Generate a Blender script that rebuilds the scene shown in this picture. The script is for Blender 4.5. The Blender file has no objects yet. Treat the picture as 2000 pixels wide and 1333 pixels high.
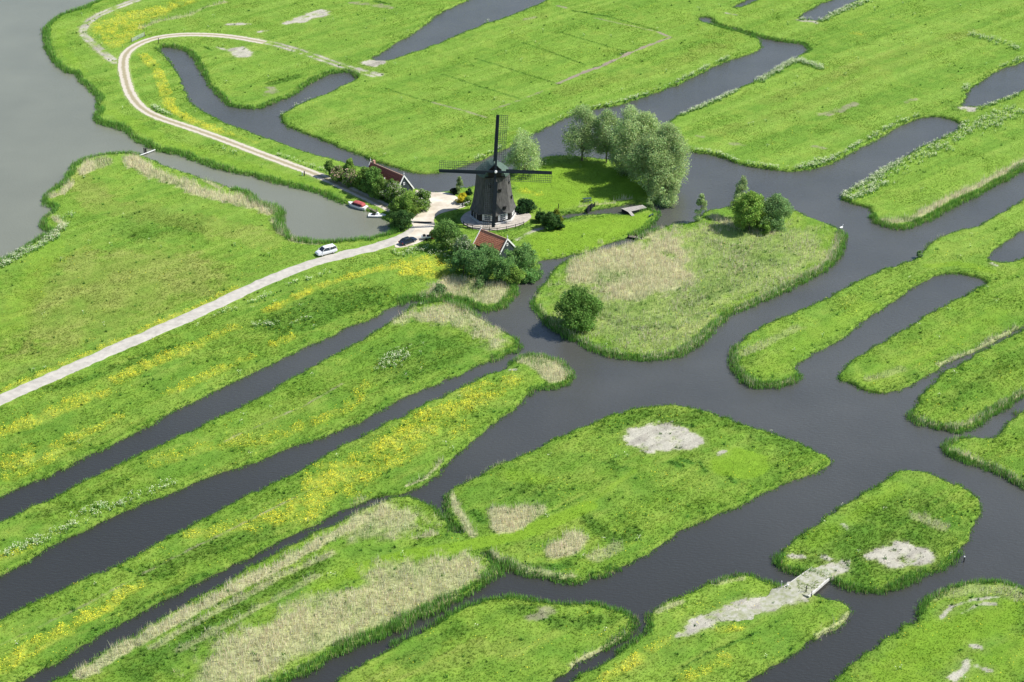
import bpy, math, random
import numpy as np
from mathutils import Vector, Matrix, Euler

# ------------------------------------------------------------------ scene, camera, sky, sun, exposure
S = bpy.context.scene
COL = S.collection
R = math.radians
PITCH = 28.1                      # degrees the camera looks down
FPX = 3889.0                      # focal length in photo pixels (2000 wide)
CAMH = 190.0
cam = bpy.data.cameras.new('camera')
cam.sensor_width = 36.0
cam.lens = FPX * 36.0 / 2000.0
cam.clip_start = 1.0
cam.clip_end = 12000
camo = bpy.data.objects.new('camera', cam)
COL.objects.link(camo)
camo.location = (0, 0, CAMH)
camo.rotation_euler = (R(90 - PITCH), 0, 0)
S.camera = camo

SUN_ELEV, SUN_AZ = 49.0, 4.0     # azimuth of the sun measured from +X, counter-clockwise
w = bpy.data.worlds.new('World')
S.world = w
w.use_nodes = True
wn = w.node_tree
bg = wn.nodes['Background']
sky = wn.nodes.new('ShaderNodeTexSky')
sky.sky_type = 'NISHITA'
sky.sun_disc = False
sky.sun_elevation = R(SUN_ELEV)
sky.sun_rotation = R(90 - SUN_AZ)
sky.air_density = 1.0
sky.dust_density = 0.7
sky.ozone_density = 2.0
wn.links.new(sky.outputs[0], bg.inputs[0])
bg.inputs[1].default_value = 0.10
sl = bpy.data.lights.new('sun', 'SUN')
sl.energy = 4.6
sl.angle = R(0.5)
sl.color = (1.0, 0.96, 0.88)
so = bpy.data.objects.new('sun', sl)
COL.objects.link(so)
sd = Vector((math.cos(R(SUN_AZ)) * math.cos(R(SUN_ELEV)), math.sin(R(SUN_AZ)) * math.cos(R(SUN_ELEV)), math.sin(R(SUN_ELEV))))
so.rotation_euler = sd.to_track_quat('Z', 'Y').to_euler()
so.location = (60, 300, 120)
S.view_settings.view_transform = 'Standard'
S.view_settings.look = 'None'
S.view_settings.exposure = 0.56
S.view_settings.gamma = 1.0
S.cycles.max_bounces = 6
S.cycles.diffuse_bounces = 3
S.cycles.glossy_bounces = 3
S.cycles.transmission_bounces = 3

rng = np.random.default_rng(7)
random.seed(5)
CP, SP = math.cos(R(PITCH)), math.sin(R(PITCH))
GZ = 0.45                         # height of the fields above the canals


def P(px, py, z=GZ):
    """point of the photograph -> place on the level z"""
    u = (px - 1000.0) / FPX
    v = (666.5 - py) / FPX
    d = np.array([u, CP + v * SP, -SP + v * CP])
    t = (z - CAMH) / d[2]
    return float(d[0] * t), float(d[1] * t)


def PXM(px, py):
    """photo pixels per metre at that ground place, and the sine/cosine of the view's dip"""
    x, y = P(px, py)
    depth = y * CP + (CAMH - GZ) * SP
    a = math.atan2(CAMH, y)
    return FPX / depth, math.sin(a), math.cos(a)


def pts(s):
    return [tuple(float(q) for q in t.split(',')) for t in s.split()]


# ------------------------------------------------------------------ objects
def tag(o, label=None, cat=None, group=None, kind=None):
    if label: o['label'] = label
    if cat: o['category'] = cat
    if group: o['group'] = group
    if kind: o['kind'] = kind
    return o


def thing(name, label, cat, loc, rz=0.0, group=None):
    o = bpy.data.objects.new(name, None)
    COL.objects.link(o)
    o.location = loc
    o.rotation_euler = (0, 0, rz)
    o.empty_display_size = 0.3
    return tag(o, label, cat, group)


class MB:
    """collects faces, then links them as one mesh object"""
    def __init__(self):
        self.v = []; self.f = []; self.M = None

    def add(self, vs, fs, M=None):
        n = len(self.v)
        M = M or self.M
        for p in vs:
            p = Vector(p)
            if M is not None: p = M @ p
            self.v.append(tuple(p))
        for f in fs: self.f.append(tuple(i + n for i in f))
        return self

    def box(self, c, s, rz=0.0, M=None):
        x, y, z = s[0] / 2, s[1] / 2, s[2] / 2
        cr, sr = math.cos(rz), math.sin(rz)
        vs = []
        for dz in (-z, z):
            for dx, dy in ((-x, -y), (x, -y), (x, y), (-x, y)):
                vs.append((c[0] + dx * cr - dy * sr, c[1] + dx * sr + dy * cr, c[2] + dz))
        return self.add(vs, [(3, 2, 1, 0), (4, 5, 6, 7), (0, 1, 5, 4), (1, 2, 6, 5), (2, 3, 7, 6), (3, 0, 4, 7)], M)

    def bar(self, a, b, wd, th, up=(0, 0, 1), wd2=None, M=None):
        a, b = Vector(a), Vector(b)
        d = (b - a).normalized()
        up = Vector(up)
        s = d.cross(up)
        if s.length < 1e-4: s = d.cross(Vector((1, 0, 0)))
        s.normalize()
        u = s.cross(d).normalized()
        wd2 = wd if wd2 is None else wd2
        vs = []
        for p, ww in ((a, wd), (b, wd2)):
            for i, j in ((-1, -1), (1, -1), (1, 1), (-1, 1)):
                vs.append(p + s * i * ww / 2 + u * j * th / 2)
        return self.add(vs, [(0, 1, 2, 3), (7, 6, 5, 4), (4, 5, 1, 0), (5, 6, 2, 1), (6, 7, 3, 2), (7, 4, 0, 3)], M)

    def tube(self, path, radii, n=8, cap=True, M=None):
        vs = []; fs = []
        path = [Vector(p) for p in path]
        for i, p in enumerate(path):
            d = (path[min(i + 1, len(path) - 1)] - path[max(i - 1, 0)]).normalized()
            s = d.cross(Vector((0, 0, 1)))
            if s.length < 1e-3: s = Vector((1, 0, 0))
            s.normalize()
            u = s.cross(d)
            for k in range(n):
                a = 2 * math.pi * k / n
                vs.append(p + (s * math.cos(a) + u * math.sin(a)) * radii[i])
        for i in range(len(path) - 1):
            for k in range(n):
                fs.append((i * n + k, i * n + (k + 1) % n, (i + 1) * n + (k + 1) % n, (i + 1) * n + k))
        if cap:
            fs.append(tuple(range(n))[::-1]); fs.append(tuple((len(path) - 1) * n + k for k in range(n)))
        return self.add(vs, fs, M)

    def lathe(self, prof, n=16, c=(0, 0), a0=0.0, M=None):
        """prof: (radius, z) list"""
        vs = []; fs = []
        for r_, z in prof:
            for k in range(n):
                a = a0 + 2 * math.pi * k / n
                vs.append((c[0] + r_ * math.cos(a), c[1] + r_ * math.sin(a), z))
        for i in range(len(prof) - 1):
            for k in range(n):
                fs.append((i * n + k, i * n + (k + 1) % n, (i + 1) * n + (k + 1) % n, (i + 1) * n + k))
        fs.append(tuple(range(n))[::-1]); fs.append(tuple((len(prof) - 1) * n + k for k in range(n)))
        return self.add(vs, fs, M)

    def prism(self, poly, z0, z1, M=None):
        n = len(poly)
        vs = [(p[0], p[1], z0) for p in poly] + [(p[0], p[1], z1) for p in poly]
        fs = [tuple(range(n))[::-1], tuple(range(n, 2 * n))] + [(i, (i + 1) % n, n + (i + 1) % n, n + i) for i in range(n)]
        return self.add(vs, fs, M)

    def loft(self, secs, M=None, cap=True):
        n = len(secs[0]); vs = [p for s in secs for p in s]; fs = []
        for i in range(len(secs) - 1):
            for k in range(n):
                fs.append((i * n + k, i * n + (k + 1) % n, (i + 1) * n + (k + 1) % n, (i + 1) * n + k))
        if cap:
            fs.append(tuple(range(n))[::-1]); fs.append(tuple((len(secs) - 1) * n + k for k in range(n)))
        return self.add(vs, fs, M)

    def build(self, name, m, parent=None, smooth=False):
        me = bpy.data.meshes.new(name)
        me.from_pydata(self.v, [], self.f)
        me.materials.append(m)
        if smooth:
            me.polygons.foreach_set('use_smooth', [True] * len(me.polygons))
        me.update()
        o = bpy.data.objects.new(name, me)
        COL.objects.link(o)
        if parent is not None: o.parent = parent
        return o


def soup(name, V, C, m, parent=None, nv=3):
    """V: (n*nv,3) verts of separate faces, C: (n*nv,3) colours"""
    me = bpy.data.meshes.new(name)
    n = len(V)
    me.vertices.add(n)
    me.vertices.foreach_set('co', np.ascontiguousarray(V, dtype=np.float32).ravel())
    me.loops.add(n)
    me.loops.foreach_set('vertex_index', np.arange(n, dtype=np.int32))
    me.polygons.add(n // nv)
    me.polygons.foreach_set('loop_start', np.arange(0, n, nv, dtype=np.int32))
    me.polygons.foreach_set('loop_total', np.full(n // nv, nv, dtype=np.int32))
    a = me.attributes.new('tint', 'FLOAT_COLOR', 'POINT')
    c4 = np.ones((n, 4), dtype=np.float32); c4[:, :3] = C
    a.data.foreach_set('color', c4.ravel())
    me.materials.append(m)
    me.update(calc_edges=True)
    o = bpy.data.objects.new(name, me)
    COL.objects.link(o)
    if parent is not None: o.parent = parent
    return o


# ------------------------------------------------------------------ materials
def nodes(m):
    m.use_nodes = True
    nt = m.node_tree
    return nt, nt.nodes, nt.links, nt.nodes['Principled BSDF']


def mat(name, c, rough=0.7, var=0.25, scale=3.0, stretch=(1, 1, 1), metal=0.0, bump=0.0, spec=0.3, c2=None):
    m = bpy.data.materials.new(name)
    nt, N, L, B = nodes(m)
    tc = N.new('ShaderNodeTexCoord'); mp = N.new('ShaderNodeMapping')
    mp.inputs['Scale'].default_value = stretch
    L.new(tc.outputs['Object'], mp.inputs[0])
    nz = N.new('ShaderNodeTexNoise'); nz.inputs['Scale'].default_value = scale; nz.inputs['Detail'].default_value = 5
    L.new(mp.outputs[0], nz.inputs['Vector'])
    cr = N.new('ShaderNodeValToRGB')
    cr.color_ramp.elements[0].position = 0.3; cr.color_ramp.elements[1].position = 0.7
    a = [q * (1 - var) for q in c]; b = [min(1, q * (1 + var)) for q in c] if c2 is None else c2
    cr.color_ramp.elements[0].color = (*a, 1); cr.color_ramp.elements[1].color = (*b, 1)
    L.new(nz.outputs[0], cr.inputs[0]); L.new(cr.outputs[0], B.inputs['Base Color'])
    B.inputs['Roughness'].default_value = rough
    B.inputs['Metallic'].default_value = metal
    B.inputs['Specular IOR Level'].default_value = spec
    if bump:
        bp = N.new('ShaderNodeBump'); bp.inputs['Strength'].default_value = bump; bp.inputs['Distance'].default_value = 0.05
        L.new(nz.outputs[0], bp.inputs['Height']); L.new(bp.outputs[0], B.inputs['Normal'])
    return m


def leafmat(name, trans=0.3, rough=0.6):
    m = bpy.data.materials.new(name)
    m.use_nodes = True
    nt = m.node_tree; N = nt.nodes; L = nt.links
    N.remove(N['Principled BSDF'])
    at = N.new('ShaderNodeAttribute'); at.attribute_name = 'tint'
    d = N.new('ShaderNodeBsdfDiffuse'); t = N.new('ShaderNodeBsdfTranslucent'); mx = N.new('ShaderNodeMixShader')
    mx.inputs[0].default_value = trans
    L.new(at.outputs['Color'], d.inputs[0]); L.new(at.outputs['Color'], t.inputs[0])
    L.new(d.outputs[0], mx.inputs[1]); L.new(t.outputs[0], mx.inputs[2])
    L.new(mx.outputs[0], N['Material Output'].inputs[0])
    return m


M_LEAF = leafmat('leaf', 0.40)
M_GRASS = leafmat('grass_blade', 0.30)
M_STRAW = leafmat('straw_blade', 0.25)
M_PETAL = leafmat('petal', 0.2)
M_BARK = mat('bark', (0.10, 0.08, 0.06), 0.9, 0.4, 6, (1, 1, 0.2))
M_DARKWOOD = mat('tarred_wood', (0.012, 0.015, 0.018), 0.6, 0.4, 4, (1, 1, 0.2))
M_WOOD = mat('grey_wood', (0.20, 0.17, 0.14), 0.85, 0.35, 5, (1, 1, 1))
M_WHITE = mat('white_paint', (0.78, 0.78, 0.76), 0.5, 0.06, 2)
M_GLASS = mat('window_glass', (0.05, 0.07, 0.09), 0.08, 0.2, 2, spec=0.6)
M_STEEL = mat('galvanised_steel', (0.55, 0.58, 0.58), 0.4, 0.15, 5, metal=0.3)
# ------------------------------------------------------------------ value noise on arrays
_tabs = {}
def vnoise(x, y, sc, seed=0):
    if seed not in _tabs: _tabs[seed] = np.random.RandomState(seed).rand(256, 256).astype(np.float32)
    T = _tabs[seed]
    fx, fy = x / sc, y / sc
    ix = np.floor(fx).astype(np.int64); iy = np.floor(fy).astype(np.int64)
    tx = (fx - ix).astype(np.float32); ty = (fy - iy).astype(np.float32)
    tx = tx * tx * (3 - 2 * tx); ty = ty * ty * (3 - 2 * ty)
    a, b = ix & 255, iy & 255; a1, b1 = (ix + 1) & 255, (iy + 1) & 255
    return (T[a, b] * (1 - tx) + T[a1, b] * tx) * (1 - ty) + (T[a, b1] * (1 - tx) + T[a1, b1] * tx) * ty


def fbm(x, y, sc, octs=3, seed=0):
    s = 0; amp = 1.0; tot = 0
    for o in range(octs):
        s = s + amp * vnoise(x, y, sc / 2 ** o, seed + o * 13); tot += amp; amp *= 0.55
    return s / tot


# ------------------------------------------------------------------ shorelines, traced from the photograph and laid on the water level
LAKE = "203,0 164,17 155,20 128,27 108,37 93,51 86,62 88,81 93,101 101,118 118,133 132,145 148,145 152,155 165,165 179,179 192,189 195,199 191,209 199,216 187,224 189,238 209,246 233,253 248,258 256,270 277,280 297,290 321,299 358,305 388,317 422,329 456,337 489,344 540,358 574,366 607,373 641,385 656,392 676,400 700,408 722,417 745,428 758,436 768,446 765,457 748,463 715,469 682,472 649,474 625,474 610,474 585,471 565,465 553,450 553,439 553,422 543,408 525,402 503,398 499,385 472,375 456,370 429,361 398,351 364,339 337,331 314,324 297,312 270,304 250,300 216,302 182,307 162,314 145,324 137,337 127,354 115,364 94,378 84,388 88,402 108,407 101,418 84,432 81,447 101,457 81,467 57,479 27,501 0,513 -60,545 -250,640 -900,900 -1500,600 -1200,-300 -200,-500 330,-60"
CANALS = "0,972 34,956 84,937 135,913 186,883 202,879 253,855 304,825 351,801 405,774 456,747 506,723 557,700 607,676 641,661 670,646 694,636 721,627 744,612 788,592 805,588 829,588 862,585 896,590 927,602 947,609 977,605 997,588 1006,572 1004,556 1020,546 1048,534 1057,524 1055,511 1082,507 1116,501 1149,494 1200,474 1227,467 1247,460 1260,448 1276,436 1286,424 1284,416 1268,410 1262,411 1240,419 1216,421 1200,419 1140,423 1096,430 1080,432 1078,427 1096,422 1130,417 1180,409 1216,403 1236,399 1266,402 1280,402 1302,394 1325,378 1330,365 1322,345 1300,330 1270,322 1230,316 1184,312 1112,304 1084,306 1060,310 1035,322 1010,330 985,345 950,358 927,366 907,368 890,374 875,377 840,378 815,371 803,370 770,352 735,336 700,326 670,318 641,310 591,297 540,278 506,267 456,248 422,233 385,213 368,196 359,169 348,145 331,121 312,101 309,96 320,92 337,94 361,98 381,113 391,132 402,152 415,172 432,191 449,208 472,213 506,213 526,204 553,194 574,186 601,165 634,148 661,141 684,143 697,151 694,157 660,172 641,186 607,196 574,209 553,223 546,231 553,243 574,255 607,267 641,280 670,292 694,302 727,316 761,327 795,337 829,341 862,339 896,331 947,312 981,296 1010,278 1046,260 1082,243 1116,228 1166,214 1200,209 1251,194 1301,175 1330,165 1381,137 1424,120 1465,108 1482,101 1490,88 1478,76 1448,66 1424,59 1391,51 1364,42 1367,33 1391,36 1394,47 1414,54 1441,61 1482,73 1532,83 1570,87 1585,98 1566,108 1546,118 1519,133 1489,152 1448,172 1381,202 1330,223 1308,236 1300,255 1310,278 1343,297 1397,304 1448,324 1499,332 1546,339 1593,332 1634,316 1667,297 1708,277 1752,251 1792,233 1826,229 1856,235 1883,245 1867,258 1836,272 1802,287 1769,305 1718,337 1667,368 1635,388 1654,397 1684,405 1705,413 1705,432 1721,442 1755,449 1786,442 1819,429 1870,402 1921,375 1971,348 2000,329 2400,110 3200,500 3200,2600 -1400,2600 -1400,1700"
ISLES = {
 'reed': "1390,412 1378,416 1352,436 1320,440 1284,450 1262,457 1247,470 1217,482 1166,491 1112,504 1092,518 1072,538 1051,565 1040,588 1043,605 1058,622 1075,639 1099,656 1132,673 1166,688 1200,700 1251,705 1301,703 1330,696 1357,676 1391,649 1424,615 1465,599 1516,578 1566,553 1617,528 1637,504 1649,467 1644,450 1617,439 1580,425 1549,412 1510,402 1460,398 1420,405",
 'east': "2400,190 2000,391 1971,408 1910,443 1877,452 1843,460 1813,477 1796,496 1792,506 1769,514 1728,528 1688,541 1661,558 1624,578 1566,605 1522,624 1478,646 1448,661 1431,683 1430,710 1441,737 1465,754 1492,759 1532,754 1556,747 1563,730 1556,713 1580,697 1634,670 1667,649 1688,627 1735,599 1775,568 1809,548 1846,536 1883,536 1926,551 1914,563 1870,585 1819,612 1769,642 1718,673 1667,703 1634,732 1640,745 1661,747 1684,764 1721,772 1762,762 1802,740 1836,720 1887,696 1937,673 1971,654 2000,637 2500,380",
 'east2': "2500,390 2000,644 1971,659 1937,676 1887,703 1836,734 1802,767 1786,798 1770,815 1786,825 1819,835 1860,845 1897,838 1921,821 1954,801 2000,771 2500,470",
 'east3': "2500,510 2000,804 1971,825 1958,838 1954,850 1931,858 1870,857 1840,872 1846,884 1870,898 1921,913 1954,930 2000,956 2500,1200",
 'strip2': "-700,1370 -300,1180 0,1021 51,999 118,966 186,930 236,907 284,883 338,860 405,828 472,794 523,771 557,744 607,720 670,688 700,669 744,642 778,619 805,600 836,592 876,590 910,600 930,619 964,636 997,656 1016,673 1013,688 981,698 947,710 896,734 846,754 795,777 744,804 694,831 660,845 553,883 523,896 472,913 449,920 405,935 364,954 321,972 287,981 253,998 202,1021 169,1040 142,1048 84,1079 34,1109 0,1129 -300,1270 -700,1480",
 'strip3': "-700,1600 -300,1370 0,1210 51,1187 118,1153 186,1126 233,1104 287,1075 321,1052 371,1028 422,1001 472,974 523,950 591,917 660,875 711,850 778,818 829,791 896,759 947,734 997,717 1001,707 1024,696 1065,698 1099,710 1119,730 1116,747 1092,759 1051,761 1035,769 1018,791 981,815 954,838 930,858 896,887 879,907 849,934 822,952 795,966 744,972 711,983 660,1001 624,1021 580,1042 523,1072 456,1106 388,1143 338,1167 287,1194 236,1221 189,1246 135,1281 84,1312 44,1333 -300,1560",
 'strip4': "-200,1500 101,1333 169,1295 236,1254 304,1214 371,1177 439,1140 506,1099 574,1062 624,1038 670,1018 694,1004 738,983 788,969 812,972 839,988 859,1001 876,1028 903,1048 915,1052 945,1074 937,1079 955,1094 984,1119 957,1134 917,1160 876,1182 829,1204 778,1231 734,1249 694,1264 660,1278 624,1302 574,1325 553,1333 300,1480 100,1650",
 'big': "1021,890 1048,875 1099,852 1149,831 1200,811 1251,798 1301,793 1330,793 1364,801 1414,815 1465,835 1509,847 1532,855 1566,869 1600,885 1624,898 1625,907 1607,920 1566,937 1526,950 1499,962 1465,981 1424,998 1381,1015 1347,1030 1330,1041 1301,1062 1278,1082 1234,1099 1183,1123 1126,1140 1099,1138 1065,1131 1024,1124 987,1116 964,1096 945,1077 905,1080 885,1060 905,1050 913,1052 896,1038 876,1015 869,984 876,964 896,950 930,934 964,913 997,897",
 'bottom': "500,1450 660,1325 727,1285 795,1251 846,1224 879,1204 923,1183 954,1170 987,1168 1031,1172 1065,1180 1109,1182 1159,1183 1200,1190 1234,1207 1248,1220 1240,1234 1207,1258 1166,1281 1116,1308 1075,1333 900,1450 700,1650",
 'bottom2': "900,1520 1109,1333 1149,1312 1200,1281 1244,1251 1264,1231 1266,1210 1278,1190 1330,1163 1377,1146 1414,1129 1445,1123 1475,1129 1519,1146 1545,1156 1583,1163 1617,1172 1654,1180 1671,1193 1661,1214 1627,1237 1600,1247 1566,1264 1519,1298 1465,1328 1300,1450",
 'round': "1519,1102 1522,1082 1549,1055 1583,1031 1634,998 1684,964 1718,944 1748,925 1782,920 1813,925 1846,939 1887,954 1910,971 1921,991 1907,1021 1894,1052 1877,1082 1860,1102 1819,1119 1786,1136 1735,1158 1708,1161 1667,1155 1640,1145 1622,1136 1600,1130 1575,1128 1560,1121 1532,1116",
 'corner': "1540,1420 1627,1333 1667,1295 1711,1258 1752,1231 1792,1209 1799,1183 1819,1166 1867,1146 1904,1138 1954,1138 2000,1150 2400,1250 2400,1700",
}
PONDS = ["2300,-20 2000,121 1971,132 1944,142 1914,162 1890,181 1884,199 1876,208 1890,211 1908,212 1937,202 1971,189 2000,179 2300,40",
 "1720,-60 1627,0 1600,10 1556,35 1566,39 1600,43 1620,30 1651,13 1681,0 1790,-50",
 "1490,-10 1440,9 1428,18 1450,14 1480,1 1530,-20",
 "1020,-50 920,0 862,25 842,40 812,64 778,84 744,105 722,118 740,121 760,120 795,108 846,91 896,69 954,47 1014,25 1075,0 1160,-50",
 "2300,330 2000,452 1971,469 1944,491 1923,507 1948,515 1968,514 2000,505 2300,400"]


def smooth(p, it=2):
    p = np.array(p)
    for _ in range(it):
        q = np.roll(p, -1, axis=0)
        p = np.stack([p * 0.75 + q * 0.25, p * 0.25 + q * 0.75], axis=1).reshape(-1, 2)
    return p


def world(s, z=0.0, it=1):
    return smooth([P(a, b, z) for a, b in pts(s)], it)


# the grid the land is modelled on: fine where the photograph looks, coarse out to the horizon
ST = 0.4
X0, X1, Y0, Y1 = -172.0, 172.0, 232.0, 590.0
gx = np.arange(X0, X1 + 1e-6, ST); gy = np.arange(Y0, Y1 + 1e-6, ST)
NX, NY = len(gx), len(gy)
GX, GY = np.meshgrid(gx, gy, indexing='ij')


def raster(poly):
    """boolean (NX,NY) inside mask"""
    m = np.zeros((NX, NY), dtype=bool)
    ax, ay = poly[:, 0], poly[:, 1]; bx, by = np.roll(ax, -1), np.roll(ay, -1)
    j0 = max(0, int((ay.min() - Y0) / ST)); j1 = min(NY, int((ay.max() - Y0) / ST) + 2)
    for j in range(j0, j1):
        y = gy[j] + 1e-5
        k = (ay > y) != (by > y)
        if not k.any(): continue
        xs = np.sort(ax[k] + (y - ay[k]) / (by[k] - ay[k]) * (bx[k] - ax[k]))
        idx = np.clip(np.ceil((xs - X0) / ST).astype(int), 0, NX)
        for q in range(0, len(idx) - 1, 2): m[idx[q]:idx[q + 1], j] ^= True
    return m


def seg_dist(D, poly, rad, closed=True):
    n = len(poly)
    for i in range(n if closed else n - 1):
        a = poly[i]; b = poly[(i + 1) % n]
        i0 = int((min(a[0], b[0]) - rad - X0) / ST); i1 = int((max(a[0], b[0]) + rad - X0) / ST) + 2
        j0 = int((min(a[1], b[1]) - rad - Y0) / ST); j1 = int((max(a[1], b[1]) + rad - Y0) / ST) + 2
        i0, j0 = max(i0, 0), max(j0, 0); i1, j1 = min(i1, NX), min(j1, NY)
        if i0 >= i1 or j0 >= j1: continue
        x = GX[i0:i1, j0:j1] - a[0]; y = GY[i0:i1, j0:j1] - a[1]
        dx, dy = b[0] - a[0], b[1] - a[1]; L2 = dx * dx + dy * dy + 1e-9
        t = np.clip((x * dx + y * dy) / L2, 0, 1)
        d = np.hypot(x - t * dx, y - t * dy)
        D[i0:i1, j0:j1] = np.minimum(D[i0:i1, j0:j1], d)


RAD = 6.0
land = np.ones((NX, NY), dtype=bool)
w_lake = world(LAKE); lake_m = raster(w_lake)
w_can = world(CANALS)
land &= ~lake_m
land &= ~raster(w_can)
isl = [world(s) for s in ISLES.values()]
for q in isl: land |= raster(q)
pnd = [world(s) for s in PONDS]
for q in pnd: land &= ~raster(q)
LD = np.full((NX, NY), RAD, dtype=np.float32)
for q in [w_lake, w_can] + isl + pnd: seg_dist(LD, q, RAD)
# joins between overlapping outlines are inside land: only keep distances where the mask really changes nearby
chg = np.zeros_like(land)
chg[1:] |= land[1:] != land[:-1]; chg[:-1] |= land[1:] != land[:-1]
chg[:, 1:] |= land[:, 1:] != land[:, :-1]; chg[:, :-1] |= land[:, 1:] != land[:, :-1]


def boxblur(a, r):
    a = a.astype(np.float32)
    for ax in (0, 1):
        pad = [(0, 0), (0, 0)]; pad[ax] = (r + 1, r)
        c = np.cumsum(np.pad(a, pad, mode='edge'), axis=ax, dtype=np.float64)
        n = a.shape[ax]
        a = ((c[2 * r + 1:2 * r + 1 + n] - c[:n]) if ax == 0 else (c[:, 2 * r + 1:2 * r + 1 + n] - c[:, :n])) / (2 * r + 1)
    return a.astype(np.float32)


near = boxblur(chg, int(RAD / ST)) > 0
LD = np.where(near, LD, RAD)
SDF = np.where(land, LD, -LD).astype(np.float32)
wob = (fbm(GX, GY, 2.6, 3, 3) - 0.5) * 1.5
link = world('872,1048 890,1044 906,1046 925,1048 945,1056 962,1068 948,1078 935,1078 915,1084 890,1088', 0)
lm = boxblur(raster(link), 2)
SDF = np.maximum(SDF, lm * 3.5 - 1.2)
SDF = SDF + np.where(SDF > -4, wob, 0) * np.clip(1.2 - np.abs(SDF) / 3, 0, 1)

# ------------------------------------------------------------------ what grows where: layers painted along the ground
def dil(name): return np.zeros((NX, NY), dtype=np.float32)
LAY = {k: dil(k) for k in 'RYWSMDOLFG'}
nzA = fbm(GX, GY, 5.0, 4, 21); nzB = fbm(GX, GY, 1.6, 3, 41)
ANG = R(42); ux, uy = math.cos(ANG), math.sin(ANG)
GU, GV = GX * ux + GY * uy, -GX * uy + GY * ux
nzS = fbm(GU / 9.0, GV, 1.5, 3, 61)          # streaks along the strips


def paint(ops):
    for ln in ops.strip().split('\n'):
        t = ln.split()
        if not t or t[0][0] == '#': continue
        k, st, wd = t[0][0], float(t[1]), float(t[2])
        pp = pts(' '.join(t[3:]))
        q = np.array([P(a, b, GZ) for a, b in pp])
        if t[0][1:] == 'p':
            q = smooth(q, 2)
            m = boxblur(raster(q), max(1, int(wd / ST)))
            v = np.clip((m + (nzA - 0.5) * 1.0 + (nzB - 0.5) * 0.8 - 0.5) * 2.2 + 0.5, 0, 1) * (m > 0.02)
        else:
            D = np.full((NX, NY), 99.0, dtype=np.float32)
            if len(q) > 2:
                qq = [q[0]]
                for i in range(1, len(q)): qq += [(q[i - 1] + q[i]) / 2, q[i]]
                q = np.array(qq)
            seg_dist(D, q, wd * 1.3, False)
            hard = 'h' in t[0]
            nn = 0 if hard else (nzB - 0.5) * 1.2 + (nzA - 0.5) * 0.6
            v = np.clip((1 - D / (wd * 0.5) + nn) * (2.5 if not hard else 4) , 0, 1) * (D < wd * 1.2)
        LAY[k] = np.maximum(LAY[k], v * st)
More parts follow.
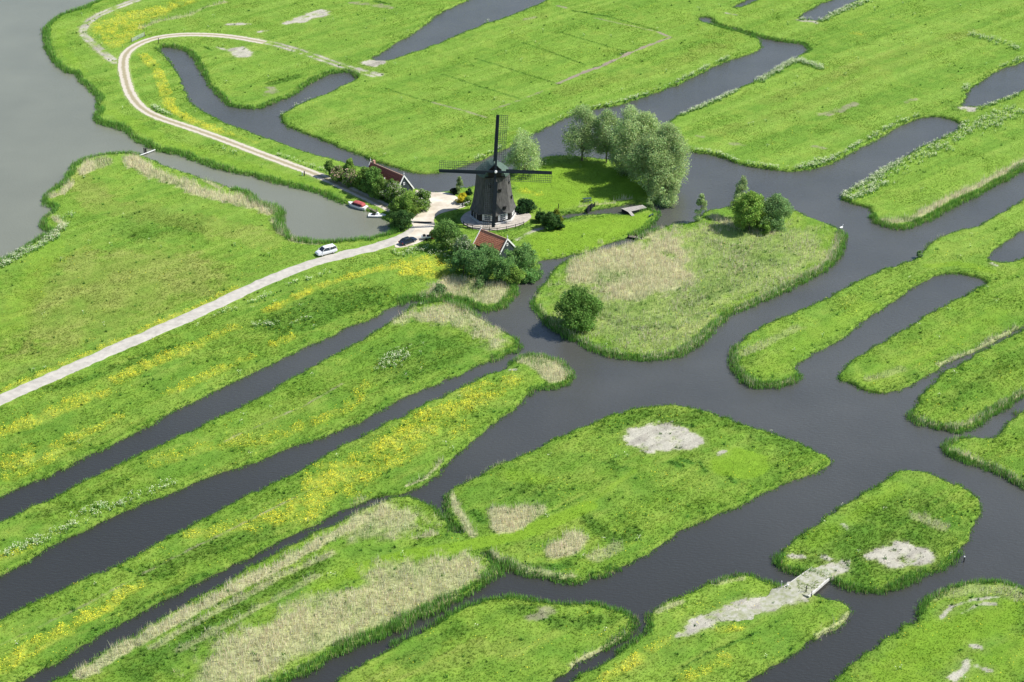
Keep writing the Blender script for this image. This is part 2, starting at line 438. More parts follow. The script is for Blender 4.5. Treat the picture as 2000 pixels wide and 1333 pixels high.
paint("""
Op .7 8 20,560 150,500 260,470 400,490 480,520 440,560 330,610 200,660 80,710 10,740
O .6 10 140,340 200,400 300,420 420,440 520,470
Dp .3 4 200,440 240,415 310,405 380,420 400,450 330,470 240,470
L .4 8 100,480 60,560 20,640
O .5 4 0,740 200,650 420,560
Yl .9 1.6 0,765 101,722 202,678 304,634 405,590 460,562
Yl .95 2.6 523,609 574,582 620,562 670,545 727,528 795,521 846,521 880,528
Yp .95 2 770,528 800,505 850,495 878,510 880,535 840,545 800,540
W .5 4 780,495 830,490 870,500
Y .6 3 337,764 400,735 490,697
Y .7 3 535,672 570,660
Y .8 4 230,740 287,713 330,695
Y .6 4 350,690 400,665 450,640
Y .7 5 0,845 60,825 135,794 190,770
Y .6 3 110,868 160,850 230,815
Yp 1 2 0,895 50,880 80,878 60,900 0,920
Y .5 3 20,935 80,905 150,870
W .5 1.2 420,620 500,590 560,560 640,535
W .5 2 500,640 560,635 600,625
Dp .5 3 500,620 560,600 650,570 740,560 760,580 700,610 620,640 540,650
Dl .8 .5 503,618 525,632 540,648 541,655
Dl .8 .5 514,615 538,628 552,643 554,652
D .5 3 100,760 200,730 330,680
# strip 2
Ml .35 .5 439,862 520,825 600,790 670,750
W .4 3 0,1085 90,1055 180,1010 260,975 330,945
W .5 2 150,1010 200,990 260,970
Wp .55 2 715,715 760,700 840,675 830,690 760,722
Y .45 3 500,870 600,830 680,800 720,750
Y .35 4 300,905 400,875 480,860
Y .5 2 0,1090 60,1070
Dp .4 3 720,700 800,660 900,650 940,690 880,720 760,760
D .4 3 60,1010 140,990 230,950
Rp .75 3.2 771,622 812,597 876,594 923,607 957,634 997,660 1009,680 984,690 954,696 947,676 923,649 879,632 829,629 788,632
# strip 3
Yp .6 3 480,1040 540,1000 600,960 700,890 820,810 900,765 980,738 1020,728 1000,765 940,795 860,850 760,920 680,960 600,1000 540,1030
Yp .9 2 590,960 620,920 680,895 720,885 700,930 660,950 620,985 570,1010
Y .8 4 740,880 800,830 860,800 930,770
Y .8 3 230,1165 270,1145
Y .8 3 130,1225 190,1195 220,1180
Y .7 4 0,1305 60,1270 120,1235
Y .5 4 380,1045 440,1030 500,1020
D .5 5 300,1120 420,1070 520,1040
D .4 4 100,1300 250,1200 400,1130
D .4 3 740,900 760,890
Dl .9 .4 228,1106 255,1116 280,1126
Ml .3 .5 0,1260 150,1190 320,1100 480,1020 620,950
Rl .9 .9 795,950 830,935 850,915 862,900
Rp 1 1.2 1004,707 1024,698 1065,700 1099,712 1116,730 1099,747 1065,749 1048,730 1024,710
Sl .9 .9 996,722 1006,723
# strip 4
R .9 3 162,1318 240,1268 337,1214 420,1170 506,1126 600,1075 670,1035 740,1003
R .55 2 300,1262 430,1190 560,1120 650,1080
R .5 1.6 350,1270 500,1190 620,1125
Dp .6 3 180,1333 300,1260 420,1190 560,1110 640,1070 680,1060 660,1100 560,1160 440,1230 340,1300 330,1333
Rp .78 3.6 354,1345 371,1288 456,1247 540,1207 607,1170 670,1150 761,1102 829,1087 896,1084 940,1084 970,1106 957,1123 876,1170 795,1200 727,1231 660,1258 540,1325 500,1345
Rp .7 4 660,1035 727,988 795,976 835,998 849,1018 812,1035 744,1058 660,1072
R .6 1.5 810,1050 850,1043
Lp .9 1 660,1130 711,1094 795,1074 896,1066 964,1056 1031,1038 1099,1014 1149,986 1160,990 1110,1022 1040,1052 970,1066 900,1078 795,1086 720,1108 680,1140
# big island
Rp 1 .8 950,984 964,994 997,994 1031,984 1072,988 1068,1004 1031,1028 997,1038 964,1045 960,1018
Rp 1 .8 1072,1072 1092,1052 1126,1031 1149,1052 1143,1069 1112,1082 1085,1092 1073,1085
R .85 1.8 884,968 893,994 910,1021 925,1046
R .7 2 958,1078 981,1094 1024,1112 1065,1123 1116,1126
R .5 3 1160,1090 1190,1075 1200,1070
R .45 1.3 900,945 960,912 1010,890
Lp 1 1.2 1381,912 1395,882 1430,872 1492,886 1512,907 1499,927 1458,936 1400,925
L .6 4 1000,930 1060,935
Sp 1 1 1224,842 1260,830 1300,827 1340,833 1362,850 1368,868 1340,880 1300,878 1262,882 1230,868
S .6 1 1400,888 1420,880
Dp .4 4 920,960 1000,945 1090,960 1140,985 1060,985 990,975 940,975
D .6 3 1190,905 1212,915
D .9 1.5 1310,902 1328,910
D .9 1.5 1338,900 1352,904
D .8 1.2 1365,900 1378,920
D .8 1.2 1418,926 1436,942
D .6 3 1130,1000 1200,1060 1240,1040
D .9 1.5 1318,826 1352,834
D .4 5 1180,840 1260,810 1380,815 1460,840 1560,880
D .7 2 955,1080 1010,1105 1080,1110 1110,1105
D .7 2 925,1000 945,1020
Dl .5 .5 1060,1010 1140,970 1180,935
# reed island
Rp .9 6 1058,551 1099,518 1166,497 1267,460 1330,455 1350,520 1320,570 1301,582 1267,599 1217,592 1166,568 1126,551 1092,582 1065,588
Rp .34 5 1060,560 1200,500 1330,450 1450,430 1580,445 1640,465 1600,520 1500,570 1420,600 1340,680 1240,690 1120,650 1060,600
R 1 1.5 1640,458 1632,485 1618,508 1590,530 1550,551 1500,577 1450,600 1420,617 1390,643 1350,674 1320,690 1260,697
R .8 1.4 1052,595 1066,618 1090,640 1120,658 1170,680 1220,694
R .8 2.5 1395,425 1430,440 1500,455
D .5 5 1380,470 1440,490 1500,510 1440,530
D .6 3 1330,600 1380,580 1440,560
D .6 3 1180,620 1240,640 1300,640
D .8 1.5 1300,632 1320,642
# point by the houses
Rp .95 1.5 805,585 862,550 896,543 940,551 991,548 999,568 984,590 947,597 916,583 862,576
# west peninsula
R 1 5.2 252,311 272,324 304,341 337,354 388,373 439,387 479,394 526,412
R .8 1.4 400,352 430,368
R .8 1.6 535,432 550,455 575,468
Rp 1 1 152,346 160,322 185,311 222,306 218,322 180,335
R .8 2 100,385 122,378 135,360
R .7 1.6 105,425 125,440 108,458
W .8 3 0,520 40,500 70,485 105,465 125,445
W .4 2 120,430 140,420
R .6 1.2 570,470 590,474 620,476
# dyke and tracks
Yp .85 2 175,47 236,30 304,13 371,0 405,-5 337,22 287,42 256,74 236,98 202,91 189,67
Y .9 3.2 280,110 304,135 321,175 331,209 371,236 430,258
Y .5 2 430,258 500,278
W .75 1.8 300,212 340,235 422,266 500,292 590,322 640,338
W .4 1.5 420,285 470,305
L .5 5 220,220 330,280 480,325 640,370
L .4 3 120,60 120,90 160,140
Slh .62 1.2 224,126 202,107 177,86 161,72 158,58 167,43 187,30 222,14 262,0
Slh .62 1.2 232,124 208,103 183,82 168,70 165,60 173,47 192,33 228,17 275,0
Ml .4 2.4 225,125 177,84 158,62 165,45 190,30 225,15 260,0
R .5 1.8 275,55 310,42 370,30 400,15 440,5
Sp 1 1 555,46 585,30 625,18 644,22 636,32 600,40 560,48
Sp 1 1.2 440,97 470,91 490,98 495,108 470,112 450,104
S .9 1.5 445,48 490,47
S .6 1 505,63 522,60
S .8 1 424,92 440,98
Slh .5 1.1 480,72 540,84 607,104 670,126 735,146
Slh .5 1.1 480,77 540,90 607,111 670,133 730,150
S .6 2.2 700,134 742,146
Mp .6 1.5 520,178 530,166 545,168 540,184 525,188
D .6 3 530,165 580,150
D .8 1 400,92 415,100
M .4 3 690,5 760,15
D .8 2 735,4 760,8
# north field
M .9 1.4 1090,163 1144,140 1170,132 1200,118 1240,100 1275,86 1310,73 1285,63
M .5 .8 1285,63 1220,48 1160,35
M .4 1 960,215 1015,196 1060,178
D .9 1.1 1160,133 1200,120
D .9 1 1210,107 1232,102
D .9 1 1296,76 1312,74
D .7 1.4 1120,22 1190,33
D .5 .9 1180,30 1290,62
Dlh .5 .9 1021,84 1080,104 1143,127
Dlh .5 .9 930,115 1010,140 1092,165
Dlh .5 .9 862,145 940,170 1018,194
Dlh .5 .9 754,174 800,188 846,201
M .5 .8 846,201 900,215 950,230
Dlh .5 .9 1095,64 1150,80 1220,100
O .35 10 650,240 760,290 900,280
O .3 8 1100,180 1300,130 1400,90
O .35 6 1000,50 1060,30
M .6 1.2 1090,12 1105,16
M .4 1.6 1022,40 1045,34
Sp 1 .6 702,125 722,115 762,120 740,132
Sp 1 .6 1870,214 1880,208 1912,212 1905,222
Sp 1 .6 1550,38 1566,38 1602,43 1598,50
Sp .9 .6 1919,510 1950,515 1950,523
S .7 .8 1432,55 1465,68
S .6 .8 1440,30 1420,26
W 1 2 829,343 862,337 896,329 947,308 981,292
W .9 1.7 1082,240 1116,225 1166,211 1251,190 1330,161 1381,133 1424,116
W .6 1.2 546,229 560,215 600,196
W .5 1 790,110 800,106
W .7 1 945,47 958,43
W 1 1.5 1330,226 1381,206 1440,178
W 1 3 1485,158 1519,138 1550,120 1590,128
W .7 3 1500,130 1560,118 1600,135
W .8 2.4 1345,294 1397,302 1448,321 1499,328 1546,334 1593,328 1640,305
W .7 3 1560,330 1640,305 1700,275
W .6 2.4 1700,272 1740,250 1790,230
W 1 2.4 1640,388 1667,372 1718,341 1769,310
W .8 3.5 1650,392 1680,380 1720,360
W .3 8 1700,350 1780,310 1840,285
W .4 7 1800,300 1900,250 1980,220
W .7 1.5 1560,40 1620,35 1690,8
W .8 2.2 1605,42 1640,22 1690,5
W .7 1.6 1885,182 1886,170
W .8 1.6 1912,214 1940,205 1985,188
W .5 2 1950,135 2000,115
W .4 4 1900,70 1990,95
M .5 3 1605,225 1640,215 1668,203
M .5 2 1770,200 1790,194
M .5 1.5 1360,265 1372,268
M .4 2 1430,280 1450,284
M .4 1.6 1590,287 1610,290
Y .5 2 1660,65 1680,68
O .4 6 1500,200 1700,120 1900,60
O .3 6 1400,260 1600,200 1800,100
D .3 3 1850,200 1870,215
# east lands
R .95 2.2 2000,316 1960,338 1900,368 1850,390 1810,412
R .9 3 1810,412 1780,428 1740,434 1725,430
R .8 1.1 1434,690 1437,715 1448,738 1470,750 1500,752 1545,742
R .35 3 1560,640 1450,690
R .6 1.3 1448,655 1436,680
R .8 1.2 1776,812 1820,828 1860,836 1900,825 1950,796 2000,764
R .7 1.4 1836,712 1887,690 1937,665 1985,640
R .35 3 1700,740 1760,720
R .9 1.3 1846,874 1900,895 1950,918 2000,945
R .8 2 1843,862 1860,858
R .6 1.2 1796,492 1815,472 1850,456
L .7 3 1810,520 1870,515 1940,530
W .5 1 1740,600 1775,575 1840,538
L .4 6 1500,720 1600,650 1700,600
L .4 6 1700,740 1800,690 1950,610
O .4 3 1740,720 1850,660
D .3 5 1850,790 1950,720 2000,690
# round isle, bottom lands
Dp .45 4 1560,1090 1600,1040 1700,980 1780,940 1880,980 1900,1010 1850,1060 1820,1110 1740,1140 1640,1140
L .5 4 1590,1060 1680,1000 1760,950
Sp 1.2 .8 1711,1085 1735,1062 1765,1052 1802,1069 1829,1085 1826,1099 1786,1112 1742,1109 1721,1099
S .7 2 1700,1088 1720,1085
R .5 3 1790,1010 1840,1030
S .8 1 1648,1025 1655,1032
S .7 1 1690,1018 1725,1022
S .8 1.3 1545,1088 1570,1088
S .7 1 1608,1090 1618,1094
Sp .9 1.2 1620,1112 1625,1105 1660,1098 1652,1112 1630,1120 1590,1160 1560,1178 1520,1190 1480,1200 1420,1215 1370,1235 1330,1245 1330,1232 1380,1205 1440,1182 1500,1165 1530,1150
Dl .8 .6 1333,1305 1380,1278 1430,1258 1480,1235
Y .8 2.5 1405,1230 1445,1222
Y .6 3 1330,1330 1380,1305 1420,1290
Y .8 3 1180,1328 1215,1305 1250,1285
Y .4 2 1270,1270 1300,1250
R .8 1.2 1116,1298 1170,1270 1230,1238
R .7 1.2 1598,1240 1640,1215 1664,1194
R .6 1.5 1282,1195 1330,1175
R .5 1.2 1400,1140 1450,1130
Y .4 1.5 868,1254 880,1252
M .5 3 1040,1205 1075,1195
D .5 4 1000,1190 1100,1215 1200,1210
D .4 4 800,1290 900,1230
O .4 6 700,1330 850,1290 1000,1260
S .7 .7 1838,1207 1860,1185 1900,1172 1945,1166
S .7 .7 1880,1198 1910,1182 1945,1180
R .4 4 1820,1160 1900,1150 2000,1160
S 1 1.5 1888,1290 1882,1310 1862,1325
S .8 1 1900,1262 1915,1265
S .6 1 1905,1300 1930,1310
L .7 9 1750,1320 1850,1240 1960,1200
L .5 8 1900,1330 2000,1260
# garden
Lp .95 1.5 1000,345 1040,328 1100,318 1160,318 1240,345 1290,375 1240,392 1160,402 1090,410 1060,412 1040,400 1005,372
Lp .9 1.5 1010,465 1050,445 1110,432 1200,424 1262,415 1278,420 1262,440 1235,456 1180,478 1110,498 1062,506 1040,500 1040,475
Y .7 3 1015,372 1050,380
S .6 1.3 1010,468 1040,452 1062,444
R .6 1.5 1065,312 1050,318
R .6 1 1130,404 1200,396
R .7 1.2 1205,392 1232,388
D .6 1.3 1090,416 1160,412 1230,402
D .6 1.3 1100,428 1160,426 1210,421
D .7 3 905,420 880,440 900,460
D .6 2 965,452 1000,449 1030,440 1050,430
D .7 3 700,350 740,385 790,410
Sh .75 2.6 1600,1118 1585,1128
Sh .8 3.2 1550,1158 1520,1172 1480,1186 1430,1200
Sh .6 2 1430,1200 1380,1220 1340,1238
Dp .35 5 1250,640 1330,600 1420,560 1520,500 1560,470 1480,470 1400,520 1340,560
Lh 1 3.8 690,1120 740,1100 800,1083 880,1072 960,1056 1031,1036 1099,1012 1149,988
L .6 3 560,1200 620,1150 690,1120
Ll .5 1.2 1149,985 1190,955 1240,920
Dl .4 .8 640,1160 700,1128 780,1096 860,1082
""")
# tall green reed fringe along the banks
FR = """2.2 203,2 164,17 128,27 93,51 86,62 88,81 101,118 132,145 150,150 179,179 195,199 190,212 187,226 209,246 248,258 277,280 321,299 388,317 456,337 540,358 607,373 656,392
2.4 768,450 748,463 682,472 610,474 565,465
2.6 553,445 543,410 503,398 472,378
2 250,302 182,307 145,324 127,354 84,388 106,410 84,432 101,457 57,479 0,513
2.4 805,588 862,585 896,590 947,609 977,605 997,588 1006,572 1004,556
2 1043,600 1058,622 1099,656 1166,688 1251,705 1330,696 1391,649 1465,599 1566,553 1637,504 1648,465
2.6 984,1119 917,1160 829,1204 734,1249 660,1278 574,1325 540,1345
1.1 869,984 896,1038 913,1052
1.2 950,1085 987,1116 1065,1131 1126,1140 1183,1123
2.4 1430,690 1430,710 1441,737 1465,754 1492,759 1556,747
2 1705,432 1755,449 1819,429 1921,375 2000,329
2 1770,815 1819,835 1860,845 1921,821 2000,771
2 1840,872 1870,898 1954,930 2000,956
1.6 1519,1102 1532,1116 1560,1121
1.6 1617,1132 1667,1155 1735,1158 1819,1119 1870,1095
1.6 1024,696 1065,698 1119,730 1092,759 1051,761
1.4 1207,1258 1248,1220
1.6 1016,673 1013,690 981,698
1.5 1247,458 1286,424 1268,411
1.4 320,94 361,98 381,113 402,152 432,191 472,213 553,194 634,148 690,145
1.2 1394,47 1441,61 1532,83 1570,87 1585,98
1.6 1116,747 1092,759
1.6 1799,1183 1819,1166 1904,1138 2000,1150
1.3 1414,1129 1445,1121 1510,1142
1.4 954,1170 1031,1172 1109,1182 1200,1190 1248,1220"""
FRW = np.zeros((NX, NY), dtype=np.float32)
for ln in FR.split('\n'):
    t = ln.split(); wd = float(t[0])
    q = np.array([P(a, b, 0.1) for a, b in pts(' '.join(t[1:]))])
    D = np.full((NX, NY), 99.0, dtype=np.float32)
    seg_dist(D, q, 3.5, False)
    FRW = np.maximum(FRW, (D < 3.0) * wd)
NGRASS, NREED, NFRINGE, NFLOWER, NWHITE = 760000, 620000, 1500000, 2000000, 900000
# ------------------------------------------------------------------ ground colour and height
def lerp(C, c, v): return C * (1 - v[..., None]) + np.array(c, dtype=np.float32) * v[..., None]


big = fbm(GX, GY, 28.0, 3, 81); mid = fbm(GX, GY, 7.0, 3, 91)
TINT = np.zeros((NX, NY, 3), dtype=np.float32) + np.array((.190, .305, .048), dtype=np.float32)
TINT = lerp(TINT, (.245, .365, .062), np.clip((big - .42) * 3.5, 0, 1))
TINT = lerp(TINT, (.130, .260, .042), np.clip((.5 - mid) * 3.2, 0, 1) * .7)
TINT = lerp(TINT, (.300, .370, .085), np.clip((nzS - .55) * 4, 0, 1) * .6)
TINT = lerp(TINT, (.120, .235, .042), np.clip((.42 - nzS) * 4, 0, 1) * .45)
fld = np.clip((GY - 330) / 130, 0, 1)
TINT = lerp(TINT, (.235, .365, .075), fld * .5)
mow = fbm(GU / 60.0, GV, 2.2, 3, 171)
TINT = lerp(TINT, (.30, .42, .10), np.clip((mow - .5) * 4, 0, 1) * .55 * (.45 + .55 * fld))
TINT = lerp(TINT, (.14, .27, .045), np.clip((.48 - mow) * 4, 0, 1) * .55 * (.45 + .55 * fld))
pat = fbm(GX, GY, 3.4, 3, 201)
TINT = lerp(TINT, (.095, .215, .030), np.clip((pat - .5) * 5, 0, 1) * .34 * (1 - .75 * fld))
TINT = lerp(TINT, (.300, .385, .085), np.clip((.44 - pat) * 5, 0, 1) * .45)
TINT = lerp(TINT, (.310, .310, .095), LAY['O'] * .8 * np.clip(.25 + mid, 0, 1))
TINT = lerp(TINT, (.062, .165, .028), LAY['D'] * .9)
TINT = lerp(TINT, (.225, .360, .035), LAY['L'] * .75)
TINT = lerp(TINT, (.500, .460, .280), np.clip(LAY['R'] * .75, 0, 1))
TINT = lerp(TINT, (.48, .47, .05), LAY['Y'] * .6 * np.clip(nzB * 1.6 - .1, 0, 1))
TINT = lerp(TINT, (.28, .235, .185), np.clip(LAY['M'] + (nzB - .5) * .8 * (LAY['M'] > .05), 0, 1))
sandv = np.clip(LAY['S'] * 1.0 + ((nzB - .5) * 2.4 + (nzA - .5) * 1.8 + .12) * (LAY['S'] > .05), 0, 1)
halo = boxblur(sandv, 3)
TINT = lerp(TINT, (.34, .36, .17), np.clip(halo * 1.8, 0, 1) * .6 * (.4 + nzB))
TINT = lerp(TINT, (.47, .445, .375), sandv * .95 * np.clip(.55 + .9 * boxblur(sandv, 2) , 0, 1))
TINT = lerp(TINT, (.30, .28, .235), sandv * np.clip((nzS - .45) * 3 + (pat - .5) * 2, 0, 1) * .8)
gmask = np.clip((TINT[..., 1] / (TINT[..., 0] + 1e-4) - 1.1) * 4, 0, 1)[..., None]
TINT = TINT * (1 - gmask) * .92 + TINT * gmask * np.array((.77, .83, .62), dtype=np.float32)
TINT *= (0.86 + 0.28 * fbm(GX, GY, 1.1, 2, 111))[..., None]
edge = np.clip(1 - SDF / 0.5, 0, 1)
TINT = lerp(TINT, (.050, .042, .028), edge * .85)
far_g = (.14, .28, .03)

s_ = np.clip((SDF + .5) / 1.1, 0, 1); s_ = s_ * s_ * (3 - 2 * s_)
HGT = -1.3 + (GZ + 1.3) * s_
HGT += (SDF > 0) * ((fbm(GX, GY, 6.0, 3, 121) - .5) * .20 + (nzB - .5) * (.34 - .27 * fld - .15 * LAY['L'] + .32 * LAY['D'] + .1 * LAY['O']))
HGT = HGT.astype(np.float32)
# flat, bare ground for the yard, the terrace, the road and the track is laid as sheets of its own
def dist_line(s, rad, it=0):
    q = np.array([P(a, b, GZ) for a, b in pts(s)]); D = np.full((NX, NY), 99.0, dtype=np.float32)
    seg_dist(D, chaikin(q), rad, False); return D
def chaikin(q, it=3):
    for _ in range(it):
        m = np.stack([q[:-1] * .75 + q[1:] * .25, q[:-1] * .25 + q[1:] * .75], 1).reshape(-1, 2)
        q = np.concatenate([q[:1], m, q[-1:]])
    return q
ROAD = "-900,1125 -400,960 -120,845 0,781 101,737 202,692 304,648 405,604 472,571 523,548 574,527 620,511 650,503 700,491 750,479 790,464 812,449 826,437"
TRACK = "806,428 775,415 737,396 700,379 662,361 625,344 574,325 506,300 439,274 371,250 321,234 287,220 263,199 250,175 243,148 240,128 243,108 258,93 287,79 321,71 371,67 439,70 489,78 520,84"
YARD = "800,432 812,418 830,410 836,398 830,386 808,374 818,371 840,377 878,376 893,386 914,396 910,405 885,411 858,418 846,428 850,440 848,455 830,470 800,482 770,486 772,474 795,462 812,449 806,440"
TERR = "897,431 906,418 921,411 950,400 990,400 1018,409 1040,421 1034,431 1012,443 982,450 946,452 912,445"
DR = dist_line(ROAD, 5); DT = dist_line(TRACK, 5)
yard_w = smooth([P(a, b) for a, b in pts(YARD)], 2); terr_w = smooth([P(a, b) for a, b in pts(TERR)], 2)
YM = boxblur(raster(yard_w) | raster(terr_w), 2)
BARE = np.clip(np.maximum.reduce([(2.3 - DR) / .6, (2.3 - DT) / .6, YM * 1.6]), 0, 1)
HGT = np.where(SDF > .6, HGT * (1 - BARE) + GZ * BARE, HGT)

ex = np.array([8, 20, 40, 80, 160, 320, 700, 1500, 3200, 6000.])
ax_x = np.concatenate([X0 - ex[::-1], gx, gx[-1] + ex]); ax_y = np.concatenate([Y0 - ex[::-1], gy, gy[-1] + ex])
n = len(ex)
H2 = np.pad(HGT, n, mode='edge'); T2 = np.pad(TINT, ((n, n), (n, n), (0, 0)), mode='edge')
NX2, NY2 = len(ax_x), len(ax_y)
AX, AY = np.meshgrid(ax_x, ax_y, indexing='ij')
V = np.stack([AX, AY, H2], -1).reshape(-1, 3).astype(np.float32)
i = np.arange(NX2 - 1)[:, None] * NY2 + np.arange(NY2 - 1)[None, :]
F = np.stack([i, i + NY2, i + NY2 + 1, i + 1], -1).reshape(-1, 4).astype(np.int32)
me = bpy.data.meshes.new('ground')
me.vertices.add(len(V)); me.vertices.foreach_set('co', V.ravel())
me.loops.add(F.size); me.loops.foreach_set('vertex_index', F.ravel())
me.polygons.add(len(F)); me.polygons.foreach_set('loop_start', np.arange(0, F.size, 4, dtype=np.int32)); me.polygons.foreach_set('loop_total', np.full(len(F), 4, dtype=np.int32))
me.polygons.foreach_set('use_smooth', np.ones(len(F), dtype=bool))
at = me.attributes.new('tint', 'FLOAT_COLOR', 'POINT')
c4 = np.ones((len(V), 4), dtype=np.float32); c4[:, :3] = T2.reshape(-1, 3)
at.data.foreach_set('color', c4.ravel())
me.update(calc_edges=True)
ground = bpy.data.objects.new('ground', me); COL.objects.link(ground)
tag(ground, 'green meadows, marshy islands and grassy dyke cut by ditches', kind='structure')
m = bpy.data.materials.new('meadow_ground'); nt, N, L, B = nodes(m)
at = N.new('ShaderNodeAttribute'); at.attribute_name = 'tint'
tc = N.new('ShaderNodeTexCoord')
n1 = N.new('ShaderNodeTexNoise'); n1.inputs['Scale'].default_value = 3.6; n1.inputs['Detail'].default_value = 6; n1.inputs['Roughness'].default_value = .7
L.new(tc.outputs['Object'], n1.inputs['Vector'])
rp = N.new('ShaderNodeMapRange'); rp.inputs[1].default_value = .3; rp.inputs[2].default_value = .7; rp.inputs[3].default_value = .74; rp.inputs[4].default_value = 1.22
L.new(n1.outputs[0], rp.inputs[0])
mx = N.new('ShaderNodeVectorMath'); mx.operation = 'SCALE'
L.new(at.outputs['Color'], mx.inputs[0]); L.new(rp.outputs[0], mx.inputs['Scale']); L.new(mx.outputs[0], B.inputs['Base Color'])
bp = N.new('ShaderNodeBump'); bp.inputs['Strength'].default_value = .7; bp.inputs['Distance'].default_value = .16
n2 = N.new('ShaderNodeTexNoise'); n2.inputs['Scale'].default_value = 3.4; n2.inputs['Detail'].default_value = 7; n2.inputs['Roughness'].default_value = .75
L.new(tc.outputs['Object'], n2.inputs['Vector']); L.new(n2.outputs[0], bp.inputs['Height']); L.new(bp.outputs[0], B.inputs['Normal'])
B.inputs['Roughness'].default_value = .95; B.inputs['Specular IOR Level'].default_value = .1
me.materials.append(m)


def samp(A, x, y):
    i = np.clip(((x - X0) / ST).round().astype(int), 0, NX - 1); j = np.clip(((y - Y0) / ST).round().astype(int), 0, NY - 1)
    return A[i, j]


def gz(x, y):
    fx = min(max((x - X0) / ST, 0), NX - 2); fy = min(max((y - Y0) / ST, 0), NY - 2)
    i, j = int(fx), int(fy); a, b = fx - i, fy - j
    return float((HGT[i, j] * (1 - a) + HGT[i + 1, j] * a) * (1 - b) + (HGT[i, j + 1] * (1 - a) + HGT[i + 1, j + 1] * a) * b)


# ------------------------------------------------------------------ water
def water_mat(name, deep, rough, bstr, bscale, var, dim_sky=None):
    m = bpy.data.materials.new(name); nt, N, L, B = nodes(m)
    tc = N.new('ShaderNodeTexCoord')
    nz = N.new('ShaderNodeTexNoise'); nz.inputs['Scale'].default_value = .05; nz.inputs['Detail'].default_value = 4
    L.new(tc.outputs['Object'], nz.inputs['Vector'])
    cr = N.new('ShaderNodeValToRGB'); cr.color_ramp.elements[0].position = .3; cr.color_ramp.elements[1].position = .7
    cr.color_ramp.elements[0].color = (*[q * (1 - var) for q in deep], 1); cr.color_ramp.elements[1].color = (*[q * (1 + var) for q in deep], 1)
    L.new(nz.outputs[0], cr.inputs[0])
    if dim_sky is None: L.new(cr.outputs[0], B.inputs['Base Color'])
    else:                                    # sky-reflection gradient put into the base colour: darker south-west, lighter north-east
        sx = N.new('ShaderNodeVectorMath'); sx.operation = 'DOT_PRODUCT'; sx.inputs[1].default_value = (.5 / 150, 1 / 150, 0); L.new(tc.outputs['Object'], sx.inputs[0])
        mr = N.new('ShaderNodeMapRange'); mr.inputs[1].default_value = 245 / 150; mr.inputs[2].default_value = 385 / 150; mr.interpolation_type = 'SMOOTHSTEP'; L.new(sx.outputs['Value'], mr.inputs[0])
        mc = N.new('ShaderNodeMix'); mc.data_type = 'RGBA'; L.new(mr.outputs[0], mc.inputs['Factor']); mc.inputs['A'].default_value = (*dim_sky, 1); L.new(cr.outputs[0], mc.inputs['B'])
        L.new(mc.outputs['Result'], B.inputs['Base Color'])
    B.inputs['Roughness'].default_value = rough; B.inputs['IOR'].default_value = 1.45
    mp = N.new('ShaderNodeMapping'); mp.inputs['Rotation'].default_value = (0, 0, R(25)); mp.inputs['Scale'].default_value = (1, 2.2, 1)
    L.new(tc.outputs['Object'], mp.inputs[0])
    wv = N.new('ShaderNodeTexNoise'); wv.inputs['Scale'].default_value = bscale; wv.inputs['Detail'].default_value = 4; wv.inputs['Roughness'].default_value = .6
    L.new(mp.outputs[0], wv.inputs['Vector'])
    bp = N.new('ShaderNodeBump'); bp.inputs['Strength'].default_value = bstr; bp.inputs['Distance'].default_value = .10
    L.new(wv.outputs[0], bp.inputs['Height']); L.new(bp.outputs[0], B.inputs['Normal'])
    return m


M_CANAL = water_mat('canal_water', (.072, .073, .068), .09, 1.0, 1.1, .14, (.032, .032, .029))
M_LAKE = water_mat('lake_water', (.168, .174, .132), .10, .7, 1.4, .08)
lp = [P(a, b, 0) for a, b in pts("330,-200 300,-60 262,0 170,50 175,90 225,130 245,170 262,205 290,228 371,256 506,305 640,352 700,383 760,412 800,425 812,440 795,455 740,482 650,500 574,520 472,560 300,640 0,770 -300,900 -3000,2100 -9000,900 -9000,-500")]
me = MB(); me.add([(x, y, 0.0) for x, y in lp], [tuple(range(len(lp)))[::-1]])
lake = me.build('lake', M_LAKE); tag(lake, 'grey-green silty lake and inlet beside the dyke', kind='structure')
if lake.data.polygons[0].normal.z < 0: lake.data.flip_normals()
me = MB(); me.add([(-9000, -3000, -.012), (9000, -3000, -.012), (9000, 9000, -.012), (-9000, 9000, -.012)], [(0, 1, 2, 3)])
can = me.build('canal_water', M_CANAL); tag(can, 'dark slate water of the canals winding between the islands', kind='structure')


# ------------------------------------------------------------------ road, track, yard, terrace
def sheet(name, poly, z, m, label):
    b = MB(); q = [(p[0], p[1], z) for p in poly]; b.add(q, [tuple(range(len(q)))])
    o = b.build(name, m)
    if o.data.polygons[0].normal.z < 0: o.data.flip_normals()
    return tag(o, label, kind='structure')


